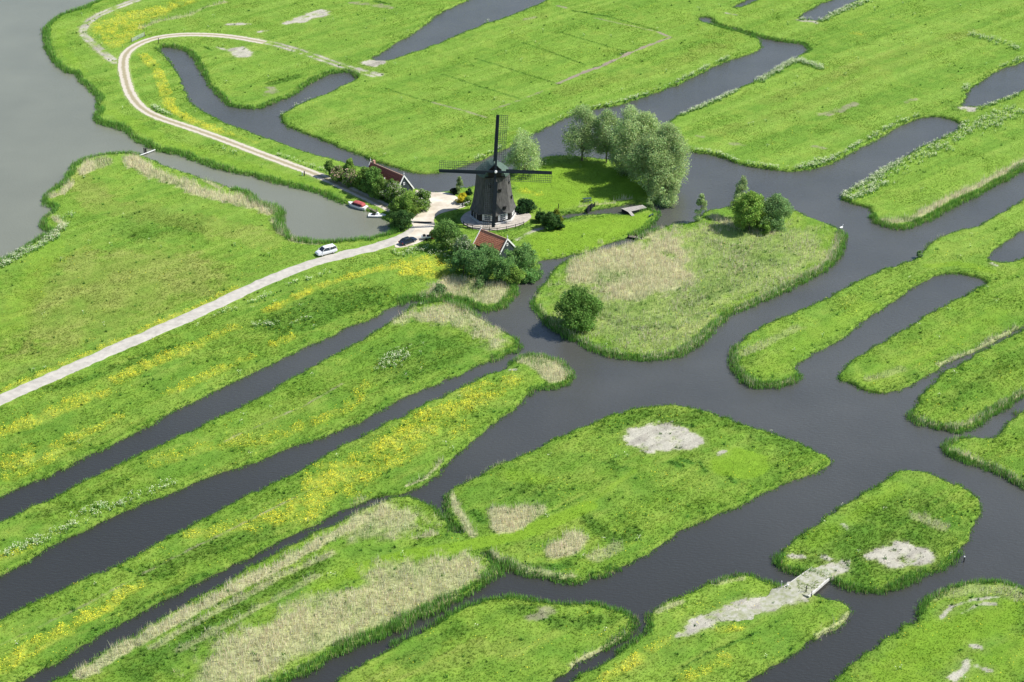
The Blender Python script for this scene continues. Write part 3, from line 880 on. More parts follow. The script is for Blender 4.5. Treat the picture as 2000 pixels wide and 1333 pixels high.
def strip(name, s, wd, z, m, label, wob=.12, zf=None):
    q = chaikin(np.array([P(a, b) for a, b in pts(s)]))
    seg = np.hypot(*(q[1:] - q[:-1]).T); cum = np.concatenate([[0], np.cumsum(seg)]); tt = np.arange(0, cum[-1], .8)
    q = np.stack([np.interp(tt, cum, q[:, 0]), np.interp(tt, cum, q[:, 1])], 1)
    d = np.gradient(q, axis=0); d /= np.hypot(d[:, 0], d[:, 1])[:, None]; nn = np.stack([-d[:, 1], d[:, 0]], 1)
    K = 9; vs = []; us = []
    tp = np.ones(len(q)) if zf is None else np.clip(np.minimum(tt, tt[-1] - tt) / 6 + .25, .25, 1) * (.8 + .5 * vnoise(q[:, 0], q[:, 1], 3.0, 19))
    for k in range(K):
        u = k / (K - 1) * 2 - 1
        ww = wd / 2 * (1 + (vnoise(q[:, 0] + k, q[:, 1], 1.5, 5) - .5) * wob) if k in (0, K - 1) else wd / 2
        ww = ww * tp
        p = q + nn * (u * ww)[:, None]
        zz_ = np.full((len(p), 1), z - (.05 if k in (0, K - 1) else 0)) if zf is None else zf(p, k in (0, K - 1))
        vs.append(np.concatenate([p, zz_], 1)); us.append(np.full(len(p), abs(u)))
    vs = np.stack(vs, 1).reshape(-1, 3); us = np.stack(us, 1).ravel()
    b = MB(); b.v = [tuple(map(float, p)) for p in vs]
    for i in range(len(q) - 1):
        for k in range(K - 1): b.f.append((i * K + k, (i + 1) * K + k, (i + 1) * K + k + 1, i * K + k + 1))
    o = b.build(name, m)
    if o.data.polygons[0].normal.z < 0: o.data.flip_normals()
    a = o.data.attributes.new('across', 'FLOAT', 'POINT'); a.data.foreach_set('value', us.astype(np.float32))
    return tag(o, label, kind='structure')


M_ROAD = mat('pale_road', (.42, .395, .35), .9, .16, .9, (1, 1, 1), bump=.2)
M_YARD = mat('sandy_gravel', (.46, .39, .30), .95, .10, .35, bump=.3, c2=(.66, .61, .52))
M_PAVE = mat('brick_paving', (.40, .36, .31), .9, .22, 1.4, bump=.4)
M_TRACK = bpy.data.materials.new('rutted_track'); nt, N, L, B = nodes(M_TRACK)
at = N.new('ShaderNodeAttribute'); at.attribute_name = 'across'
tc = N.new('ShaderNodeTexCoord'); nz = N.new('ShaderNodeTexNoise'); nz.inputs['Scale'].default_value = 1.3; nz.inputs['Detail'].default_value = 5
L.new(tc.outputs['Object'], nz.inputs['Vector'])
ad = N.new('ShaderNodeMath'); ad.operation = 'MULTIPLY_ADD'; L.new(nz.outputs[0], ad.inputs[0]); ad.inputs[1].default_value = .5; L.new(at.outputs['Fac'], ad.inputs[2])
cr = N.new('ShaderNodeValToRGB'); e = cr.color_ramp.elements
e[0].position = .42; e[0].color = (.30, .26, .16, 1); e[1].position = .62; e[1].color = (.50, .45, .37, 1)
q = e.new(1.05); q.color = (.48, .43, .36, 1); q = e.new(1.25); q.color = (.20, .27, .07, 1)
L.new(ad.outputs[0], cr.inputs[0]); L.new(cr.outputs[0], B.inputs['Base Color']); B.inputs['Roughness'].default_value = .95
road = strip('road', ROAD, 3.5, GZ + .05, M_ROAD, 'narrow pale asphalt lane coming in from the lower left', .35)
track = strip('dirt_track', TRACK, 3.7, GZ + .045, M_TRACK, 'rutted pale dirt track curving along the dyke', .3)
yard = sheet('yard', yard_w, GZ + .056, M_YARD, 'bright sandy yard between the house and the windmill')
terrace = sheet('terrace', terr_w, GZ + .075, M_PAVE, 'round brick-paved terrace under the windmill')

# ------------------------------------------------------------------ plants nobody could count
def scatter(n, k=1.14):
    y = Y0 + 4 + (556 - Y0 - 4) * np.sqrt(rng.random(n)) if False else None
    y = rng.uniform(238, 580, n * 2); x = rng.uniform(-170, 170, n * 2)
    lim = (0.262 + .012) * (y * CP + CAMH * SP) * k
    ok = (np.abs(x) < lim)
    return x[ok][:n].astype(np.float32), y[ok][:n].astype(np.float32)


def blades(x, y, z, h, wd, lean, col, n, cvar=.25, tip=1.25):
    """n pointed blades at every spot; arrays per spot"""
    x = np.repeat(x, n); y = np.repeat(y, n); z = np.repeat(z, n); h = np.repeat(h, n); wd = np.repeat(wd, n); lean = np.repeat(lean, n)
    C = np.repeat(col, n, axis=0); N_ = len(x)
    sp = h * .45
    x = x + rng.normal(0, 1, N_) * sp * .6; y = y + rng.normal(0, 1, N_) * sp * .6
    h = h * rng.uniform(.6, 1.25, N_)
    a = rng.uniform(0, 2 * np.pi, N_); b = rng.uniform(0, 2 * np.pi, N_)
    l = lean * rng.uniform(.2, 1, N_) * h
    dx, dy = np.cos(a) * wd / 2, np.sin(a) * wd / 2
    V = np.empty((N_, 3, 3), dtype=np.float32)
    V[:, 0] = np.stack([x - dx, y - dy, z - .03], 1); V[:, 1] = np.stack([x + dx, y + dy, z - .03], 1)
    V[:, 2] = np.stack([x + np.cos(b) * l, y + np.sin(b) * l, z + h], 1)
    f = rng.uniform(1 - cvar, 1 + cvar, N_)[:, None]
    hue = 1 + rng.normal(0, .06, (N_, 3))
    C = C * f * hue
    CC = np.stack([C * .9, C * .9, C * tip], 1)
    return V.reshape(-1, 3), CC.reshape(-1, 3).astype(np.float32)


def gather(lst): return np.concatenate([a for a, b in lst]), np.concatenate([b for a, b in lst])


acc = []
x, y = scatter(NGRASS)
sdf = samp(SDF, x, y); bare = samp(BARE, x, y); sand = samp(sandv, x, y); mud = samp(LAY['M'], x, y); reed = samp(LAY['R'], x, y)
keep = (sdf > .1) & (rng.random(len(x)) > bare * 1.3) & (rng.random(len(x)) > sand * .93 * np.clip(samp(boxblur(sandv, 3), x, y) * 1.6, .3, 1)) & (rng.random(len(x)) > mud * 1.2) & (rng.random(len(x)) > reed * .8) & (samp(YM, x, y) < .1)
x, y = x[keep], y[keep]
D_ = samp(LAY['D'], x, y); L_ = samp(LAY['L'], x, y); col = samp(TINT, x, y) * 1.08
lush = np.clip(.35 + 1.1 * (samp(mid, x, y) - .35) + D_ * .7 - L_ * .35 - np.clip((y - 360) / 200, 0, .3), .12, 1.2)
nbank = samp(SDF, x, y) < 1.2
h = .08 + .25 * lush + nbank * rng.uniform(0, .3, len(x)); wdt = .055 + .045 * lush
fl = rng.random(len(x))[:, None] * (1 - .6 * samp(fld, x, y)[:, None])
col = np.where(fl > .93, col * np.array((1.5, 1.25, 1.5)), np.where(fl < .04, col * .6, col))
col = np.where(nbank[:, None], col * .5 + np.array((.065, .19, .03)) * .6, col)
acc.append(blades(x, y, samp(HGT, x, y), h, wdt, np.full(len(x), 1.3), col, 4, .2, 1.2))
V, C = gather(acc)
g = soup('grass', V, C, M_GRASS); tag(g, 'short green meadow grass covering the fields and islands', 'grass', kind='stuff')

# tussocks of sedge and nettles: darker, higher clumps in the rough places
x, y = scatter(20000)
keep = (samp(SDF, x, y) > .8) & (samp(BARE, x, y) < .1) & (samp(LAY['L'], x, y) < .3) & (rng.random(len(x)) < .05 * (1 - .85 * samp(fld, x, y)) + .5 * np.clip((samp(pat, x, y) - .52) * 5, 0, 1) * (1 - .8 * samp(fld, x, y)) + .8 * samp(LAY['D'], x, y) + .35 * np.clip(samp(LAY['S'], x, y), 0, 1) * (samp(nzA, x, y) > .5))
x, y = x[keep], y[keep]
V, C = blades(x, y, samp(HGT, x, y), rng.uniform(.25, .6, len(x)), np.full(len(x), .13), np.full(len(x), .8), np.array((.085, .20, .035)) * rng.uniform(.6, 1.5, len(x))[:, None], 14, .3, 1.3)
g = soup('tussocks', V, C, M_GRASS); tag(g, 'darker tussocks of rank grass in the rough parts of the islands', 'grass', kind='stuff')
# straw-coloured reed beds
x, y = scatter(NREED)
rd = samp(LAY['R'], x, y) * (.45 + .9 * samp(nzB, x, y))
keep = (rng.random(len(x)) < rd * 1.1) & (samp(SDF, x, y) > .15) & (samp(BARE, x, y) < .3)
x, y = x[keep], y[keep]; r_ = samp(LAY['R'], x, y)
c0 = np.array((.72, .66, .46)); c1 = np.array((.22, .36, .09))
mixv = np.clip(rng.random(len(x)) * 1.15 - r_ * .75 + (.5 - samp(mid, x, y)) * 3.0 + (.5 - samp(nzA, x, y)) * 2, 0, 1)[:, None] ** 1.3
V, C = blades(x, y, samp(HGT, x, y), .75 + .65 * r_ * rng.uniform(.6, 1, len(x)), np.full(len(x), .075), np.full(len(x), .38), c0 * (1 - mixv) + c1 * mixv, 3, .3, 1.15)
g = soup('dry_reeds', V, C, M_STRAW); tag(g, 'straw-coloured dry reeds in beds and along the island rims', 'reeds', kind='stuff')

# green reed fringe in the water's edge
x, y = scatter(NFRINGE)
fr = samp(FRW, x, y) * np.clip(.35 + 1.3 * samp(nzA, x, y), .2, 1.3) * (samp(lm, x, y) < .05); sdf = samp(SDF, x, y)
keep = (fr > 0) & (sdf > -.55) & (sdf < fr * .55) & (samp(BARE, x, y) < .2)
k2 = (fr <= 0) & (sdf > -.35) & (sdf < .45) & (rng.random(len(x)) < .5)
lf = np.where(fr > 0, .42 + .24 * fr, .36)
keep |= k2
x, y, lf = x[keep], y[keep], lf[keep]
z = np.maximum(samp(HGT, x, y), -.05)
cg = np.array((.155, .320, .060)) * rng.uniform(.75, 1.3, len(x))[:, None]
cg = np.where(rng.random(len(x))[:, None] < .08, np.array((.36, .34, .17)), cg)
V, C = blades(x, y, z, lf * (.7 + .6 * samp(nzB, x, y)), np.full(len(x), .11), np.full(len(x), .35), cg, 3, .3, 1.35)
g = soup('green_reeds', V, C, M_STRAW); tag(g, 'fresh green reeds standing in the water along the banks', 'reeds', kind='stuff')

# buttercups
x, y = scatter(NFLOWER)
yl = samp(LAY['Y'], x, y) * np.clip((samp(nzB, x, y) - .3) * 2.6, 0, 1.3) * np.clip(.2 + 1.9 * (fbm(x / 1.0, y, .9, 2, 77) - .2), 0, 1)
bg_ = np.where(y < 400, .014, .004) * (samp(nzA, x, y) > .58)
keep = (rng.random(len(x)) < yl * .95 + bg_) & (samp(SDF, x, y) > .6) & (samp(BARE, x, y) < .3)
x, y = x[keep], y[keep]


def heads(x, y, z, size, col, var=.12):
    n = len(x); V = np.empty((n, 3, 3), dtype=np.float32)
    a = rng.uniform(0, 2 * np.pi, n)
    for k in range(3):
        r_ = size * rng.uniform(.7, 1.2, n)
        V[:, k] = np.stack([x + np.cos(a + k * 2.09) * r_, y + np.sin(a + k * 2.09) * r_, z + rng.normal(0, .35, n) * size], 1)
    C = np.repeat(col * rng.uniform(1 - var, 1 + var, n)[:, None], 3, axis=0)
    return V.reshape(-1, 3), C.astype(np.float32)


yc = np.where(rng.random(len(x))[:, None] < .08, np.array((.80, .56, .03)), np.array((.82, .76, .06)))
V, C = heads(x, y, samp(HGT, x, y) + rng.uniform(.25, .5, len(x)), np.full(len(x), .10), yc)
g = soup('buttercups', V, C, M_PETAL); tag(g, 'yellow buttercups flowering in drifts over the meadows', 'wildflowers', kind='stuff')

# cow parsley: white umbels over green stalks
x, y = scatter(NWHITE)
wl = samp(LAY['W'], x, y); wl = wl ** 1.5 * np.clip((samp(nzB, x, y) - .26 + wl * .2) * 3.2, 0, 1.3)
keep = (rng.random(len(x)) < wl * .6 + .0004) & (samp(SDF, x, y) > .35) & (samp(BARE, x, y) < .3)
x, y = x[keep], y[keep]; z = samp(HGT, x, y); hh = rng.uniform(.5, .95, len(x))
a1 = blades(x, y, z, hh, np.full(len(x), .22), np.full(len(x), .5), np.tile(np.array((.20, .36, .09)), (len(x), 1)), 3, .3, 1.3)
x2 = np.repeat(x, 6) + rng.normal(0, .24, len(x) * 6); y2 = np.repeat(y, 6) + rng.normal(0, .24, len(x) * 6); z2 = np.repeat(z + hh, 6) + rng.normal(0, .10, len(x) * 6)
mw = (rng.random(len(x2)) ** 1.9)[:, None]
a2 = heads(x2, y2, z2, np.full(len(x2), .10), np.array((.80, .80, .60)) * (1 - mw) + np.array((.34, .48, .17)) * mw, .15)
V, C = gather([a1, a2])
g = soup('cow_parsley', V, C, M_PETAL); tag(g, 'white cow parsley lining the ditch banks', 'wildflowers', kind='stuff')
# ------------------------------------------------------------------ trees and shrubs
def tree(name, label, cat, px, pyb, H, W, shape, col, seed, ncl=90, nl=46, leaf=.20, zb=.12, trunk=.18, group=None, lean=(0, 0), blossom=None, D=None):
    r = np.random.default_rng(seed)
    x0, y0 = P(px, pyb); z0 = gz(x0, y0)
    T = thing(name, label, cat, (x0, y0, z0), 0, group)
    D = D or W
    ns = {'round': 9, 'willow': 13, 'spire': 6}[shape]; ws = r.integers(0, ns, ncl)
    st_, sa_ = r.beta(1.5, 1.1, ns) , r.uniform(0, 2 * np.pi, ns) ; jit = r.uniform(.55, 1, ns)
    t = np.clip(.82 * st_[ws] + r.normal(.06, .13, ncl), .01, 1); a = sa_[ws] + r.normal(0, .55, ncl)
    if shape == 'round': f = np.sqrt(np.clip(1 - (2 * t - 1) ** 2 * .96, 0, 1))
    elif shape == 'willow': f = np.clip(np.sin(np.pi * (t * .92 + .06) ** .75), 0, 1) ** .6
    elif shape == 'spire': f = np.clip(1.15 * (1 - t) ** .6 * np.clip(t * 6 + .35, 0, 1), .08, 1)
    else: f = np.clip(1 - t, .1, 1) ** .5
    lobe = .80 + .30 * np.sin(a * 3 + seed) * np.sin(t * 7 + seed * 1.7) + r.uniform(-.12, .12, ncl)
    rr = f * r.uniform(.08, 1, ncl) ** .45 * lobe * (.80 + .38 * jit[ws])
    ncl = int(ncl); nl = int(nl * 1.7); leaf = leaf * .78
    rc = .105 * (W + D) / 2 * r.uniform(.7, 1.35, ncl) + .12
    cx = np.cos(a) * rr * (W / 2 - rc * .5) + lean[0] * t; cy = np.sin(a) * rr * (D / 2 - rc * .5) + lean[1] * t
    cz = H * (zb + (1 - zb) * t) - rc * .5
    ctint = r.uniform(.78, 1.22, ncl) * r.uniform(.85, 1.15, ns)[ws]
    k = np.repeat(np.arange(ncl), nl); n = len(k)
    g_ = r.normal(0, 1, (n, 3)); g_ /= np.linalg.norm(g_, axis=1)[:, None]; g_ *= (r.uniform(.15, 1, n) ** .45)[:, None]
    c = np.stack([cx[k], cy[k], cz[k]], 1) + g_ * (rc[k] * np.array((1., 1., .85 if shape != 'willow' else 1.35))[:, None]).T
    c[:, 2] = np.maximum(c[:, 2], .1)
    V = np.empty((n, 3, 3), dtype=np.float32)
    q1 = r.normal(0, 1, (n, 3)); q1 /= np.linalg.norm(q1, axis=1)[:, None]; q2 = np.cross(q1, g_ + r.normal(0, .6, (n, 3))); q2 /= np.linalg.norm(q2, axis=1)[:, None] + 1e-6
    s = leaf * r.uniform(.7, 1.35, n)[:, None]
    V[:, 0] = c + q1 * s; V[:, 1] = c - q1 * s * .6 + q2 * s * .8; V[:, 2] = c - q1 * s * .6 - q2 * s * .8
    C = np.array(col)[None, :] * (ctint[k] * r.uniform(.75, 1.3, n))[:, None] * (1 + r.normal(0, .07, (n, 3)))
    if blossom is not None:
        bl = (r.random(n) < blossom[1] * np.clip(c[:, 2] / H * 1.4, 0, 1)) & (ctint[k] > .8)
        C[bl] = np.array(blossom[0]) * r.uniform(.8, 1.15, bl.sum())[:, None]
    soup('crown', V.reshape(-1, 3), np.repeat(np.clip(C, .004, .9), 3, axis=0), M_LEAF, T)
    b = MB()
    top = Vector((lean[0] * .6, lean[1] * .6, H * .62))
    b.tube([(0, 0, -.3), (top.x * .3, top.y * .3, H * .25), tuple(top)], [trunk, trunk * .75, trunk * .25], 7)
    for j in range(7):
        i = int(r.integers(0, ncl)); st = Vector((top.x * .35, top.y * .35, H * r.uniform(.12, .4)))
        e = Vector((cx[i] * .8, cy[i] * .8, max(cz[i], st.z + .4))); mid_ = st.lerp(e, .5) + Vector((0, 0, .15 * H * .3))
        b.tube([st, mid_, e], [trunk * .45, trunk * .28, trunk * .1], 5, cap=False)
    b.build('trunk', M_BARK, T)
    return T


WIL = (.43, .55, .24); WIL2 = (.34, .45, .19); GRN = (.20, .33, .075); GRN2 = (.27, .42, .09); DRK = (.085, .17, .05); GREY = (.23, .36, .14)
GW = 'willows beside the windmill garden'
tree('willow_tree', 'silvery willow standing alone just right of the windmill cap', 'tree', 1024, 338, 11.6, 9.2, 'willow', WIL, 11, 120, 60, .19, .10, .22, group=GW)
tree('willow_tree', 'grey-green willow at the left end of the tree group, water on its left', 'tree', 1137, 314, 13.6, 11.2, 'willow', WIL2, 12, 150, 60, .19, .16, .28, group=GW, lean=(-.3, 0))
tree('willow_tree', 'slim willow with a bare stem, second from the left in the tree group', 'tree', 1184, 318, 13.4, 9.4, 'willow', WIL2, 13, 150, 55, .19, .28, .2, group=GW)
tree('willow_tree', 'tall willow at the middle of the tree group, reaching highest', 'tree', 1228, 340, 17.0, 12.5, 'round', WIL, 14, 260, 60, .2, .06, .34, group=GW)
tree('willow_tree', 'broad willow behind the middle of the tree group, above the canal bend', 'tree', 1264, 338, 14.8, 12.5, 'willow', WIL, 15, 240, 60, .2, .06, .34, group=GW)
tree('willow_tree', 'pale leaning willow at the right end of the tree group over the water', 'tree', 1300, 366, 15.8, 12.0, 'round', WIL, 16, 280, 60, .2, .03, .34, group=GW)
tree('willow_tree', 'big willow in front of the tree group, shading the lawn', 'tree', 1266, 374, 14.4, 12.5, 'round', WIL2, 17, 280, 60, .2, .03, .34, group=GW)
tree('willow_tree', 'low willow hanging over the water at the foot of the tree group', 'tree', 1299, 392, 9.5, 8.0, 'round', WIL, 18, 150, 60, .19, .02, .2, group=GW)
tree('sapling', 'small pale willow sapling beside the wooden landing stage', 'sapling', 1267, 403, 3.6, 2.5, 'willow', (.26, .36, .15), 19, 30, 46, .15, .05, .07)
tree('sapling', 'lone slender sapling at the top tip of the reed island', 'sapling', 1368, 431, 6.6, 3.6, 'spire', WIL, 20, 46, 46, .16, .05, .08)
tree('poplar_tree', 'narrow pale tree rising behind the round bushes on the reed island', 'tree', 1446, 424, 10.6, 5.2, 'spire', WIL, 21, 80, 50, .17, .05, .12)
tree('bush', 'bright green round bush left of its greyer neighbour on the reed island', 'bush', 1463, 449, 8.8, 8.8, 'round', GRN2, 22, 210, 60, .22, .02, .2)
tree('bush', 'grey-green bush on the right of the bush group on the reed island', 'bush', 1510, 443, 8.2, 8.8, 'round', GREY, 23, 210, 60, .18, .02, .2)
tree('bush', 'low light green bush at the foot of the bush group on the reed island', 'bush', 1493, 456, 3.2, 3.6, 'round', GRN2, 24, 40, 50, .18, .02, .1)
tree('bush', 'dense green bush alone at the lower left of the reed island', 'bush', 1128, 638, 8.6, 10.4, 'round', (.17, .31, .07), 25, 260, 60, .22, .02, .24)
# along the track: the hedge in front of the long house
HG = 'hedge bushes along the dirt track'
for i, (px, py, h, w_, c, bl, lab) in enumerate([
    (643, 345, 3.8, 2.4, GRN, None, 'upright dark green shrub at the far left end of the hedge'),
    (661, 354, 3.6, 4.0, GRN, ((.62, .42, .36), .34), 'shrub with pale pink blossom near the left end of the hedge'),
    (683, 362, 3.8, 4.2, GRN, ((.62, .44, .38), .40), 'pink blossoming shrub left of the tall green hedge bushes'),
    (688, 350, 5.0, 3.2, GRN2, None, 'light green shrub rising behind the pink blossom'),
    (712, 372, 5.4, 4.6, GRN, None, 'dark green bush before the far gable of the long house'),
    (731, 381, 6.4, 4.8, (.17, .31, .075), None, 'tall green bush hiding the middle of the long house'),
    (750, 389, 5.4, 5.0, GRN, None, 'green bush below the dormer of the long house'),
    (768, 394, 5.4, 4.4, GRN, ((.66, .66, .50), .30), 'bush dusted with whitish blossom before the long house'),
    (786, 402, 4.4, 4.4, GRN, ((.64, .62, .46), .22), 'shrub with cream blossom under the near gable of the long house'),
    (797, 417, 5.0, 6.2, GRN2, None, 'broad light green bush at the corner of track and yard'),
    (822, 409, 4.6, 4.6, GRN, ((.68, .68, .58), .16), 'bush with white flowers beside the sandy yard'),
    (776, 418, 3.4, 3.6, GRN, None, 'small bush on the edge of the dirt track'),
    (783, 443, 3.6, 5.6, DRK, None, 'dark bush overhanging the inlet below the track')]):
    tree('bush', lab, 'bush', px, py, h * 1.06, w_ * 1.2, 'round', c, 40 + i, 84, 50, .19, .02, .12, group=HG, blossom=bl)
# around the small house and the mill
for i, (px, py, h, w_, c, bl, lab, sh) in enumerate([
    (873, 482, 6.6, 7.4, (.18, .31, .085), None, 'large dark green tree left of the terrace fence', 'round'),
    (893, 498, 4.6, 4.4, GRN, ((.60, .62, .42), .2), 'pale tipped bush between the dark tree and the tiled barn', 'round'),
    (910, 507, 5.2, 4.6, GREY, ((.62, .64, .48), .35), 'bush in whitish bloom touching the left gable of the tiled barn', 'round'),
    (905, 536, 5.2, 6.2, (.16, .30, .10), None, 'rounded dark bush at the lower left of the thicket', 'round'),
    (938, 545, 6.0, 6.8, (.18, .33, .11), None, 'full green bush in the middle front of the thicket', 'round'),
    (946, 524, 5.0, 6.0, (.19, .34, .115), None, 'grey-green bush right below the roof of the tiled barn', 'round'),
    (985, 545, 5.6, 6.8, (.18, .33, .10), None, 'wide bush under the near gable of the tiled barn', 'round'),
    (1018, 530, 5.8, 6.0, (.20, .35, .11), None, 'bush right of the tiled barn at the edge of the lawn', 'round'),
    (1032, 541, 4.0, 5.0, (.18, .34, .10), None, 'rightmost bush of the thicket hanging over the canal', 'round'),
    (1000, 551, 3.6, 4.6, GRN2, None, 'low bright bush at the water under the thicket', 'round'),
    (1075, 446, 3.8, 4.6, DRK, None, 'dark rounded shrub right of the terrace', 'round'),
    (1087, 441, 4.4, 3.6, (.20, .24, .035), None, 'yellow-green conifer rising from the dark shrub', 'spire'),
    (1093, 447, 2.6, 2.4, (.040, .095, .030), None, 'low dark shrub at the right foot of the yellow-green conifer', 'round'),
    (1057, 433, 2.4, 3.2, (.050, .120, .035), None, 'low dark shrub at the right rim of the terrace', 'round'),
    (1025, 413, 3.0, 4.6, (.055, .125, .045), None, 'dark round shrub tucked against the right side of the mill', 'round'),
    (902, 396, 2.6, 3.0, (.62, .56, .05), None, 'bright yellow flowering shrub by the sandy yard', 'round'),
    (898, 378, 4.2, 2.6, (.30, .40, .17), None, 'small pale tree behind the yellow shrub', 'spire'),
    (912, 400, 1.8, 2.4, GRN, None, 'low green shrub between the yellow shrub and the mill', 'round'),
    (886, 379, 1.4, 2.0, (.03, .05, .035), None, 'small dark shrub at the water edge of the yard', 'round'),
    (915, 379, 1.3, 2.0, (.04, .09, .04), None, 'small dark cushion shrub behind the yellow shrub', 'round'),
    (847, 468, 2.2, 2.6, (.20, .060, .045), None, 'copper-red shrub beside the little trailer', 'round'),
    (860, 590 - 20, 2.0, 3.4, GREY, None, 'small grey-green willow bush among the reeds below the thicket', 'round'),
    (937, 562, 1.8, 2.4, GREY, None, 'tiny grey bush at the upper edge of the reeds below the thicket', 'round'),
    (1796, 501, 1.8, 1.6, GREY, None, 'little grey bush on the corner of the right-hand meadow bank', 'round')]):
    dense = 110 if w_ > 4.5 else 40
    if 0 < i < 10: h, w_ = h * 1.1, w_ * 1.22
    tree('shrub' if w_ < 4.4 else 'bush', lab, 'shrub' if w_ < 4.4 else 'bush', px, py, h, w_, sh, c, 70 + i, dense, 52, .19 if w_ > 3 else .14, .02, .10, blossom=bl)

# ------------------------------------------------------------------ the windmill
M_THATCH = mat('weathered_thatch', (.088, .085, .080), .95, .35, 1.6, (1.6, 1.6, .5), bump=.8)
M_CAP = mat('green_cap_boards', (.075, .115, .090), .6, .25, 2.2, (.5, 3, 1), bump=.2)
M_TAR = mat('black_boards', (.014, .014, .015), .6, .4, 3, (1, 1, .15))
M_STOCK = mat('dark_blue_stock', (.008, .014, .020), .45, .25, 2)
M_LATT = mat('sail_lattice_wood', (.055, .065, .070), .7, .3, 4)
M_PLINTH = mat('limewashed_plinth', (.50, .49, .46), .9, .2, 1.2)
mx_, my_ = P(963, 422)
mill = thing('windmill', 'black thatched windmill with dark green cap and four lattice sails', 'windmill', (mx_, my_, GZ + .06))
A0 = R(7)
b = MB(); b.lathe([(5.38, -.2), (5.38, .34), (5.22, .42)], 8, a0=A0); b.build('plinth', M_PLINTH, mill)
b = MB(); b.lathe([(5.04, .40), (4.92, 2.75)], 8, a0=A0); b.build('base_wall', M_TAR, mill)
# thatched smock: the eight faces dip lower at their corners, curve in above the skirt
prof = [(4.95, 2.05), (5.32, 2.02), (5.30, 2.22), (5.06, 2.7), (4.78, 3.6), (4.50, 5.0), (4.22, 6.8), (4.0, 8.6), (3.84, 10.2), (3.78, 11.2)]
vs = []; fs = []; SUB = 4
for k, (r_, z) in enumerate(prof):
    for e in range(8):
        a, c = A0 + e * R(45), A0 + (e + 1) * R(45)
        for q in range(SUB):
            f = q / SUB; X = r_ * (math.cos(a) * (1 - f) + math.cos(c) * f); Y = r_ * (math.sin(a) * (1 - f) + math.sin(c) * f)
            bow = 1 + .015 * math.sin(math.pi * f)
            up = (.62 * math.sin(math.pi * f) ** 2 if k < 2 else .48 * math.sin(math.pi * f) ** 2 if k == 2 else 0) if e in (5, 6) else 0
            vs.append((X * bow, Y * bow, z + up))
NR = 8 * SUB
for k in range(len(prof) - 1):
    for q in range(NR): fs.append((k * NR + q, k * NR + (q + 1) % NR, (k + 1) * NR + (q + 1) % NR, (k + 1) * NR + q))
fs.append(tuple((len(prof) - 1) * NR + q for q in range(NR)))
b = MB(); b.add(vs, fs); b.build('thatched_body', M_THATCH, mill)


def on_face(ang, z0, z1, side, rad):
    """frame on an octagon face: ang of the face normal"""
    n = Vector((math.cos(ang), math.sin(ang), 0)); t = Vector((-math.sin(ang), math.cos(ang), 0))
    return n, t


def mill_window(ang, off, w_, h_, z, name='window', rad=4.62):
    n_, t_ = on_face(ang, 0, 0, 0, 0)
    M = Matrix(((t_.x, n_.x, 0, n_.x * rad + t_.x * off), (t_.y, n_.y, 0, n_.y * rad + t_.y * off), (0, 0, 1, z), (0, 0, 0, 1)))
    b = MB(); b.M = M; fw = .09
    for sx in (-1, 1): b.box((sx * (w_ / 2 - fw / 2), .05, h_ / 2), (fw, .10, h_))
    for zz in (fw / 2, h_ - fw / 2): b.box((0, .052, zz), (w_ - 2 * fw, .10, fw))
    b.box((0, .06, h_ / 2), (.05, .06, h_ - .2)); b.box((0, .064, h_ * .38), (w_ - .2, .05, .05)); b.box((0, .064, h_ * .68), (w_ - .2, .05, .05))
    fr = b.build(name, M_WHITE, mill)
    b = MB(); b.M = M; b.box((0, .03, h_ / 2), (w_ - .1, .03, h_ - .1)); b.build('pane', M_GLASS, fr)
    for sx in (-1, 1):
        b = MB(); b.M = M; b.box((sx * (w_ / 2 + .27), .07, h_ / 2), (.42, .05, h_)); b.box((sx * (w_ / 2 + .27), .10, h_ * .5), (.30, .02, .07)); b.build('shutter', M_WHITE, fr)


FL, FR_, RT, LT = R(-105.5), R(-60.5), R(-15.5), R(-150.5)
mill_window(FL, .05, 1.5, 1.5, .75)
mill_window(FR_, -.05, 1.5, 1.5, .75)
mill_window(RT, .3, 1.0, 1.35, .8)
n_, t_ = on_face(LT, 0, 0, 0, 0)
M = Matrix(((t_.x, n_.x, 0, n_.x * 4.62), (t_.y, n_.y, 0, n_.y * 4.62), (0, 0, 1, .45), (0, 0, 0, 1)))
b = MB(); b.M = M; b.box((0, .05, .95), (1.0, .08, 1.9)); dr = b.build('door', M_DARKWOOD, mill)
b = MB(); b.M = M
for sx in (-1, 1): b.box((sx * .56, .06, .95), (.1, .11, 1.95))
b.box((0, .06, 1.96), (1.22, .11, .1)); b.build('door_frame', M_WHITE, dr)
for ang, z, off, rad in ((RT, 8.6, 0, 3.66), (RT, 5.0, .2, 4.22), (FR_, 3.6, .5, 4.55), (FL, 8.9, .4, 3.62), (FR_, 7.8, -.3, 3.80)):
    n_, t_ = on_face(ang, 0, 0, 0, 0)
    M = Matrix(((t_.x, n_.x, 0, n_.x * rad + t_.x * off), (t_.y, n_.y, 0, n_.y * rad + t_.y * off), (0, 0, 1, z), (0, 0, 0, 1)))
    b = MB(); b.M = M; b.box((0, .06, 0), (.55, .3, .62)); b.box((0, .12, .36), (.75, .5, .07)); b.build('vent_hatch', M_TAR, mill)
